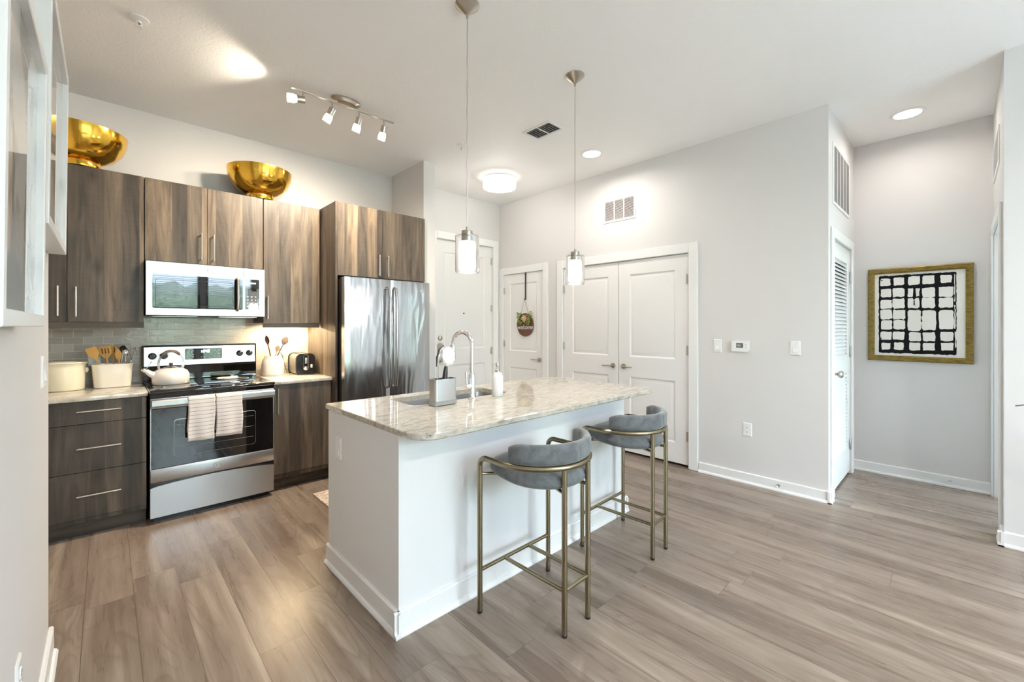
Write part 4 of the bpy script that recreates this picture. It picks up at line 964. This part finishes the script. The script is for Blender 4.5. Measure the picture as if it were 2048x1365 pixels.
# ================================================================== WALL AND CEILING ITEMS
# framed abstract print in the hall
M = FX(5.15); F0, F1, Z0, Z1, fw = -.585, .083, 1.040, 1.874, .047
fp = thing('framed_print', 'abstract black and cream grid print in a wide gold frame in the hall', 'picture', (5.13, .25, Z0))
b_ = B(M)
def fring(bd, x0, x1, z0, z1, w, prof):
    bd.rings([[(x0 + w * q, -d, z0 + w * q), (x1 - w * q, -d, z0 + w * q), (x1 - w * q, -d, z1 - w * q), (x0 + w * q, -d, z1 - w * q)] for q, d in prof], True, False, False); return bd
finish('frame', fring(b_, F0, F1, Z0, Z1, fw, ((0, 0.001), (0, .026), (.15, .030), (.75, .028), (.85, .022), (1, .018), (1, .004))), M_goldframe, fp, smooth=20)
bd = B(M); bd.box(F0 + .02, F1 - .02, -.0065, -.002, Z0 + .02, Z1 - .02)
mt = finish('mat_board', bd, M_paper, fp, smooth=0)
ix0, ix1, iz0, iz1 = F0 + fw + .028, F1 - fw - .052, Z0 + fw + .022, Z1 - fw - .018
bd = B(M); random.seed(3)
def blob(bd, u0, v0, u1, v1, d, wob=.006, seg=9, rad=.16):
    pl = rrect(u0, u1, v0, v1, min(u1 - u0, v1 - v0) * rad, 3); out = []
    for k in range(len(pl)):
        a, b = pl[k], pl[(k + 1) % len(pl)]; L = math.hypot(b[0] - a[0], b[1] - a[1]); ns = max(1, int(L / .03))
        for j in range(ns):
            q = j / ns; out.append((a[0] + (b[0] - a[0]) * q + random.uniform(-wob, wob), a[1] + (b[1] - a[1]) * q + random.uniform(-wob, wob)))
    bd.rings([[(ix0 + (ix1 - ix0) * p[0], -d + .0002, iz0 + (iz1 - iz0) * p[1]) for p in out], [(ix0 + (ix1 - ix0) * p[0], -d, iz0 + (iz1 - iz0) * p[1]) for p in out]])
bd.mi = 0; blob(bd, 0, 0, 1, 1, .0068, .005, rad=.02)
PT = [(245,285,385,365),(425,270,560,355),(615,255,760,350),(792,248,940,340),(1010,238,1142,325),(255,408,392,498),(412,395,565,495),(610,395,678,495),(712,395,758,490),(790,390,945,500),(990,380,1160,495),
 (250,538,400,640),(412,520,570,635),(607,515,755,632),(785,510,945,632),(990,512,1160,625),(248,655,405,765),(414,655,578,768),(608,660,775,905),(782,662,960,900),(992,660,1162,890),
 (258,780,405,888),(425,775,575,888),(250,915,400,1012),(415,915,568,1015),(625,925,775,1032),(795,925,948,1035),(1010,920,1162,1032),(265,1048,385,1130),(432,1045,555,1135),(630,1045,765,1145),(800,1050,945,1145),(1015,1050,1160,1148),(1168,230,1182,560),(1172,600,1184,880),(1180,920,1192,1110)]
bd.mi = 1
for (a, b, c, d) in PT:
    def uv(x, y):
        u = (x - 226) / (1195 - 226); tp = 254 + (195 - 254) * u; bt = 1166 + (1202 - 1166) * u; return u, 1 - (y - tp) / (bt - tp)
    u0, v1 = uv(a, b); u1, v0 = uv(c, d); blob(bd, u0, v0, u1, v1, .0071, .0055)
bd.mi = 0
for x, y, w, h in ((690, 500, 30, 60), (770, 505, 26, 40), (690, 570, 16, 60), (785, 700, 14, 60), (787, 790, 12, 20), (1165, 500, 18, 60), (785, 910, 26, 14), (265, 300, 26, 14), (405, 560, 10, 30), (262, 992, 14, 12)):
    u, v = uv(x, y); blob(bd, u - w / 1940, v - h / 1900, u + w / 1940, v + h / 1900, .0074, .003, rad=.4)
finish('ink_print', bd, [M_inkblack, M_paper], mt, smooth=0)
# white shadow-box frames on the near left wall
def shadow_box(label, y0, y1, z0, z1, tilt):
    Mx = FE(-0.168); t = thing('shadow_box_frame', label, 'picture', (-.168, (y0 + y1) / 2, z0), 'white shadow-box frames on the left wall')
    b_ = B(Mx); fring(b_, y0, y1, z0, z1, .030, ((0, 0.002), (0, .050), (.06, .052), (.94, .052), (1, .050), (1, .030), (1, .008)))
    finish('frame', b_, M_trim, t, smooth=20)
    finish('print', B(Mx).box(y0 + .02, y1 - .02, -.036, -.004, z0 + .02, z1 - .02), M_print, t, smooth=0)
    t.rotation_euler = (0, tilt, 0); return t
shadow_box('white deep frame with grey botanical print, lower and nearest the camera', 1.030, 1.654, 1.350, 2.030, .010)
shadow_box('white deep frame hung higher, next to the kitchen corner', 1.777, 2.515, 1.642, 2.356, .010)
# welcome sign hanging on the closet door
M = FX(4.0, 3.936); yd = -.004
hk = thing('over_door_hanger', 'black metal strap hanger hooked over the closet door', 'hanger', (3.99, 3.936, 1.69))
b_ = B(M); b_.box(-.010, .010, -.006 + .0, -.0035, 1.70, 2.058).box(-.010, .010, -.006, .005, 2.0565, 2.059); finish('strap', b_, M_blackp, hk, smooth=0)
b_ = B(M); b_.tube([(0, -.005, 1.715), (0, -.016, 1.700), (0, -.026, 1.702), (0, -.030, 1.716)], .004, 8); finish('hook', b_, M_blackp, hk)
sg = thing('welcome_sign', 'round brown welcome sign with greenery and a bow on the closet door', 'sign', (3.98, 3.936, 1.22))
b_ = B(M); b_.lathe([(0.0, .003), (.150, .003), (.152, 0.0), (.152, -.006), (.150, -.009), (0.0, -.009)], (0, -.006, 1.372), 56, axis='y'); bo = finish('board', b_, M_boardbrown, sg)
b_ = B(M)
for s in (-1, 1): b_.tube([(s * .085, -.014, 1.49), (s * .04, -.020, 1.60), (0, -.024, 1.705)], .0022, 6)
finish('twine', b_, M_twine, sg)
tb = text_bm('welcome', .079, .0008, M @ Matrix.Translation((0, -.0165, 1.338)) @ TXT, .35); finish('lettering', tb, M_white, bo, smooth=0)
random.seed(11); b_ = B(M); b2 = B(M)
for k in range(110):
    s = -1 if k % 2 else 1; q = random.random(); cxx = s * (.045 + .085 * q); cz = 1.452 + random.uniform(-.075, .07) + (.02 if q > .6 else 0); yy = -.020 - random.random() * .018
    a = random.uniform(0, PI); L = random.uniform(.010, .017); u = Vector((math.cos(a), random.uniform(-.5, .5), math.sin(a))); w = Vector((-math.sin(a), 0, math.cos(a))); c_ = Vector((cxx, yy, cz))
    P_ = [c_ - u * L, c_ - u * L * .3 + w * L * .45, c_ + u * L * .4 + w * L * .4, c_ + u * L, c_ + u * L * .4 - w * L * .4, c_ - u * L * .3 - w * L * .45]
    b_.rings([[tuple(p) for p in P_], [tuple(p + Vector((0, -.002, 0))) for p in P_]])
finish('greenery', b_, M_leaf, sg, smooth=0)
for k in range(7):
    a = k * 2 * PI / 7; c_ = Vector((.027 * math.cos(a), -.034, 1.455 + .027 * math.sin(a))); b2.ball(tuple(c_), .020, sx=1, sy=.55, sz=.8, seg=12, rn=7)
b2.ball((0, -.042, 1.455), .016); b2.box(-.012, .004, -.034, -.030, 1.405, 1.45).box(.006, .022, -.034, -.030, 1.40, 1.45); finish('bow', b2, M_burlap, sg)
# air grilles
def grille(name, M, x0, x1, z0, z1, label, vertical=False, cols=3, pitch=.012, z_first=False, cat='vent'):
    t = thing(name, label, cat, tuple(M @ Vector(((x0 + x1) / 2, 0, z0)))); f = .024
    b_ = B(M); fring(b_, x0, x1, z0, z1, f, ((0, 0.0005), (.1, .007), (.85, .009), (1, .004), (1, .001)))
    n = cols
    for k in range(1, n): x = x0 + f + (x1 - x0 - 2 * f) * k / n; b_.box(x - .006, x + .006, -.008, -.001, z0 + f, z1 - f)
    finish('frame', b_, M_trim, t, smooth=20)
    finish('duct_shade', B(M).box(x0 + f, x1 - f, -.0012, -.0004, z0 + f, z1 - f), mat('duct_shadow', (.10, .085, .075), .8), t, smooth=0)  # thin dark sheet: shade behind the louvres put into the colour
    b_ = B(M)
    if not vertical:
        z = z0 + f + pitch / 2
        while z < z1 - f: b_.rings([[(x, -.0015, z + .003), (x, -.0015, z + .0038), (x, -.0075, z - .0008), (x, -.0075, z - .0018)] for x in (x0 + f, x1 - f)]); z += pitch
    else:
        x = x0 + f + pitch / 2
        while x < x1 - f: b_.rings([[(x + .003, -.0015, z), (x + .0038, -.0015, z), (x - .0008, -.0075, z), (x - .0018, -.0075, z)] for z in (z0 + f, z1 - f)]); x += pitch
    finish('louvre', b_, M_trim, t, smooth=0); return t
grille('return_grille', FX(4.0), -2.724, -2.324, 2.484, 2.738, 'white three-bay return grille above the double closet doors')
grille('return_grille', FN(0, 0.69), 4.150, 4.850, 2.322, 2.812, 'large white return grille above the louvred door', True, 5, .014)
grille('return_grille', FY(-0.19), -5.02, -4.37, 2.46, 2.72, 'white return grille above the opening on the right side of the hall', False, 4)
# ceiling supply vent (faces down): local z -> world y
MC = Matrix(((1, 0, 0, 0), (0, 0, 1, 0), (0, 1, 0, CH), (0, 0, 0, 1)))
cv_ = thing('ceiling_vent', 'white rectangular ceiling vent with dark slots beside the right pendant', 'vent', (2.745, 2.487, CH - .01))
b_ = B(MC); fring(b_, 2.640, 2.850, 2.330, 2.645, .026, ((0, .0005), (.1, .006), (.85, .008), (1, .003), (1, .001))); b_.box(2.666, 2.824, -.008, -.001, 2.483, 2.492); finish('frame', b_, M_trim, cv_, smooth=20)
finish('duct_shade', B(MC).box(2.666, 2.824, -.0012, -.0004, 2.356, 2.619), M_dark, cv_, smooth=0); b_ = B(MC)  # dark sheet in place of the shade inside the vent
for k in range(6):
    x = 2.678 + k * .0262; b_.rings([[(x + .004, -.0015, z), (x + .0055, -.0015, z), (x + .000, -.0095, z), (x - .0015, -.0095, z)] for z in (2.356, 2.619)])
finish('louvre', b_, M_trim, cv_, smooth=0)
# sprinklers
def sprinkler(x, y, label, s=1.0):
    t = thing('fire_sprinkler', label, 'sprinkler', (x, y, CH - .03)); 
    finish('escutcheon', B().lathe([(.0, CH - .0005), (.046 * s, CH - .0005), (.045 * s, CH - .006), (.022 * s, CH - .012), (.0, CH - .012)], (x, y, 0), 32), M_plastic, t)
    b_ = B(); b_.lathe([(0.0, CH - .012), (.010, CH - .012), (.009, CH - .022), (0.0, CH - .022)], (x, y, 0), 16)
    for q in (-1, 1): b_.tube([(x + q * .011, y, CH - .014), (x + q * .013, y, CH - .028), (x, y, CH - .042)], .0028, 8)
    b_.lathe([(0.0, CH - .042), (.017, CH - .042), (.017, CH - .0445), (0.0, CH - .0445)], (x, y, 0), 20); finish('head', b_, M_plastic, t)
    finish('bulb', B().lathe([(0.0, CH - .022), (.0025, CH - .022), (.0025, CH - .041), (0.0, CH - .041)], (x, y, 0), 8), M_walnut, t)
sprinkler(.134, 3.127, 'white fire sprinkler on the ceiling at the far left')
sprinkler(2.418, 3.223, 'small white fire sprinkler on the ceiling between the pendants')
# recessed lights
WARM = (1.0, 0.86, 0.68); SOFT = (1.0, 0.95, 0.89)
def recessed(x, y, label, e, r=.085):
    t = thing('recessed_light', label, 'ceiling light', (x, y, CH - .012), 'round recessed ceiling lights')
    finish('trim_ring', B().lathe([(r, CH - .004), (r, CH - .009), (r + .020, CH - .006), (r + .024, CH - .0005), (r + .02, CH - .0003), (r, CH - .0003)], (x, y, 0), 48, cap0=False, cap1=False), M_plastic, t)
    finish('lens', B().lathe([(0.0, CH - .0004), (r, CH - .0004), (r, CH - .005), (0.0, CH - .006)], (x, y, 0), 40), M_lens, t)
    l = lamp('recessed_lamp', 'AREA', (x, y, CH - .012), e, SOFT, r * 2); l.data.shape = 'DISK'; l.data.spread = math.radians(165)
    return t
recessed(3.455, 2.491, 'round recessed ceiling light outside the double closet doors', 5)
recessed(4.625, .284, 'round recessed ceiling light in the hall', 2)
for q in ((.8, -1.6, 'added unseen fill light in the ceiling behind the camera on the left'), (2.1, -1.6, 'added unseen fill light in the ceiling behind the camera on the right')): recessed(q[0], q[1], q[2], 12)  # both fixtures are unseen, added as general fill for the room
# drum flush light
x, y = 3.245, 3.612
fm = thing('flush_ceiling_light', 'white drum flush-mount light near the entry door', 'ceiling light', (x, y, 2.92))
finish('canopy', B().lathe([(0.0, CH - .0005), (.150, CH - .0005), (.150, CH - .02), (0.0, CH - .02)], (x, y, 0), 48), M_nickel, fm)
finish('shade', B().lathe([(.188, 3.028), (.189, 3.028), (.189, 2.932), (.186, 2.929), (.10, 2.925), (.0, 2.925), (.0, 2.927), (.10, 2.927), (.186, 2.932), (.188, 2.934)], (x, y, 0), 56, cap0=False, cap1=False), M_drum, fm)
finish('rim', B().lathe([(.1895, 2.936), (.1915, 2.936), (.1915, 2.931), (.1895, 2.931)], (x, y, 0), 56, cap0=False, cap1=False).lathe([(.1895, 3.031), (.1925, 3.031), (.1925, 3.022), (.1895, 3.022)], (x, y, 0), 56, cap0=False, cap1=False), M_nickel, fm)
finish('finial', B().lathe([(0.0, 2.925), (.012, 2.925), (.010, 2.916), (0.0, 2.915)], (x, y, 0), 20), M_nickel, fm)
lamp('drum_lamp', 'POINT', (x, y, 2.88), 5, SOFT, .12)
# pendants
def pendant(x, y, label, e):
    t = thing('pendant_light', label, 'pendant light', (x, y, 1.63), 'glass pendant lights over the island')
    finish('canopy', B().lathe([(0.0, CH - .0005), (.064, CH - .0005), (.064, CH - .004), (.012, CH - .050), (.007, CH - .052), (.007, CH - .068), (0.0, CH - .068)], (x, y, 0), 40), M_nickel, t)
    b_ = B(); b_.tube([(x + .0012 * math.sin(k * 1.3), y, CH - .066 - (CH - .066 - 1.872) * k / 40) for k in range(41)], .0022, 8); finish('cord', b_, M_steel, t)
    finish('socket', B().lathe([(0.0, 1.878), (.006, 1.876), (.008, 1.862), (.008, 1.856), (.029, 1.855), (.030, 1.852), (.030, 1.826), (.0285, 1.825), (.0285, 1.822), (.030, 1.821), (.030, 1.798), (0.0, 1.798)], (x, y, 0), 36), M_nickel, t)
    finish('glass_cylinder', B().lathe([(.0605, 1.828), (.0625, 1.829), (.0630, 1.827), (.0630, 1.640), (.0600, 1.634), (.0580, 1.634), (.0605, 1.642), (.0605, 1.828)], (x, y, 0), 48, cap0=False, cap1=False).lathe([(.030, 1.8225), (.0600, 1.8225), (.0600, 1.8245), (.030, 1.8245), (.030, 1.8225)], (x, y, 0), 48, cap0=False, cap1=False), M_glass, t)
    finish('opal_shade', B().lathe([(.0, 1.797), (.036, 1.797), (.0425, 1.792), (.0445, 1.782), (.0450, 1.665), (.0430, 1.658), (0.0, 1.658)], (x, y, 0), 40), M_shade, t)
    lamp('pendant_lamp', 'POINT', (x, y, 1.60), e, SOFT, .05)
    return t
pendant(1.384, 1.795, 'left glass pendant light over the sink end of the island', 5)
pendant(2.304, 1.798, 'right glass pendant light over the far end of the island', 5)
# track light
tl = thing('track_light', 'brushed nickel four-head track light on the kitchen ceiling', 'ceiling light', (1.305, 3.17, 2.86))
finish('canopy', B().lathe([(0.0, CH - .0005), (.062, CH - .0005), (.062, CH - .012), (.048, CH - .028), (0.0, CH - .030)], (1.310, 3.185, 0), 40, 1.75, 1.0), M_nickel, tl)
b_ = B()
for x in (1.255, 1.355): b_.tube([(x, 3.185, CH - .028), (x, 3.175, 3.004)], .004, 8)
b_.tube([(.928, 3.172, 3.0), (1.690, 3.160, 3.0)], .0045, 10); b_.tube([(.928, 3.184, 3.0), (1.690, 3.172, 3.0)], .0045, 10); finish('bar', b_, M_nickel, tl)
HD = [(1.000, (-.93, .14, -.12), 7, 1.9), (1.203, (-.35, .55, -1.0), 50, 2.75), (1.406, (-.1, .55, -1.0), 48, 2.75), (1.611, (-.1, .40, -1.1), 28, 2.7)]
for x, d, e, sz in HD:
    d = Vector(d).normalized(); p = Vector((x, 3.172, 2.938)); 
    h_ = finish('spot_head', B().tube([(x, 3.172, 2.998), (x, 3.172, 2.945)], .0045, 8).tube([p - d * .012, p + d * .040], .0235, 24), M_nickel, tl)
    b_ = B(); b_.tube([p + d * .0405, p + d * .060, p + d * .098], .027, 24, cap=False, rad=[.024, .030, .030]); finish('glass_cup', b_, M_frost, h_)
    b_ = B(); b_.tube([p + d * .041, p + d * .090], .019, 20); finish('bulb', b_, M_bulb, h_)
    s_ = lamp('track_lamp', 'SPOT', tuple(p + d * .101), e, WARM, .035, spot=sz, blend=(.5 if sz < 2 else 1.0), target=tuple(p + d * 1.1))
# warm strip under the right wall cabinet
uc_ = thing('under_cabinet_light', 'warm strip light under the wall cabinet above the toaster', 'light', (1.21, 4.30, 1.365))
finish('housing', B().box(1.03, 1.39, 4.28, 4.33, 1.368, 1.3795, .002, 1), M_plastic, uc_); finish('diffuser', B().box(1.04, 1.38, 4.285, 4.325, 1.3655, 1.368), M_lens, uc_, smooth=0)
lamp('under_cabinet_lamp', 'AREA', (1.21, 4.305, 1.363), 5.5, (1.0, .74, .42), .34, .05, rot=(0, 0, 0))

# ================================================================== PLANT AT THE RIGHT EDGE AND OUTDOORS
pp = thing('potted_plant', 'dark slender plant leaf tip reaching in at the right edge by the wall', 'plant', (3.70, -.80, 0))
finish('pot', B().lathe([(0.0, .001), (.12, .001), (.15, .28), (.155, .30), (.14, .30), (.135, .26), (0.0, .26)], (3.70, -.80, 0), 36), M_white, pp)
def leaf(p0, pm, p1, w):
    p0, pm, p1 = Vector(p0), Vector(pm), Vector(p1); b_ = B(); rs = []; n = 16; up = Vector((0, 0, 1))
    for k in range(n + 1):
        q = k / n; p = p0 * (1 - q) ** 2 + pm * 2 * q * (1 - q) + p1 * q * q; t = ((pm - p0) * (1 - q) + (p1 - pm) * q).normalized(); s = t.cross(up).normalized(); nn = s.cross(t)
        ww = w * math.sin(PI * min(.98, .12 + .86 * q)) ** .7 + .0008
        rs.append([tuple(p + s * ww), tuple(p + nn * .003), tuple(p - s * ww), tuple(p - nn * .003)])
    return b_.rings(rs)
M_darkleaf = mat('dark_leaf', (.012, .018, .012), .35)
for p0, pm, p1, w in (((3.70, -.78, .27), (3.70, -.52, 1.02), (3.70, -.217, .903), .016), ((3.74, -.82, .27), (3.80, -.70, .95), (3.86, -.48, .80), .02), ((3.66, -.82, .27), (3.55, -.95, .95), (3.45, -1.1, .85), .02), ((3.70, -.86, .27), (3.72, -1.0, 1.1), (3.78, -1.25, .95), .02), ((3.70, -.80, .27), (3.70, -.80, .8), (3.72, -.84, 1.15), .02)):
    finish('leaf', leaf(p0, pm, p1, w), M_darkleaf, pp)
random.seed(5); b_ = B()
rs = []
for k in range(61):
    x = -6 + 16 * k / 60; ring = []
    for (y, z) in ((-7.0, 0), (-6.9, .9), (-6.95, 1.8), (-7.2, 2.45), (-8.0, 2.6), (-8.4, 1.8), (-8.5, 0)): ring.append((x, y + random.uniform(-.12, .12), z + (random.uniform(-.12, .12) if z > 0 else 0)))
    rs.append(ring)
one('garden_hedge', b_.rings(rs), M_hedge, 'green hedge outside the windows, seen reflected in the microwave', 'hedge')
struct('ground', B().box(-20, 25, -30, -3.45, -.3, -.12), mat('bounce_paving', (.72, .72, .71), .8), smooth=0)  # unseen ground, made pale to throw daylight up to the ceiling
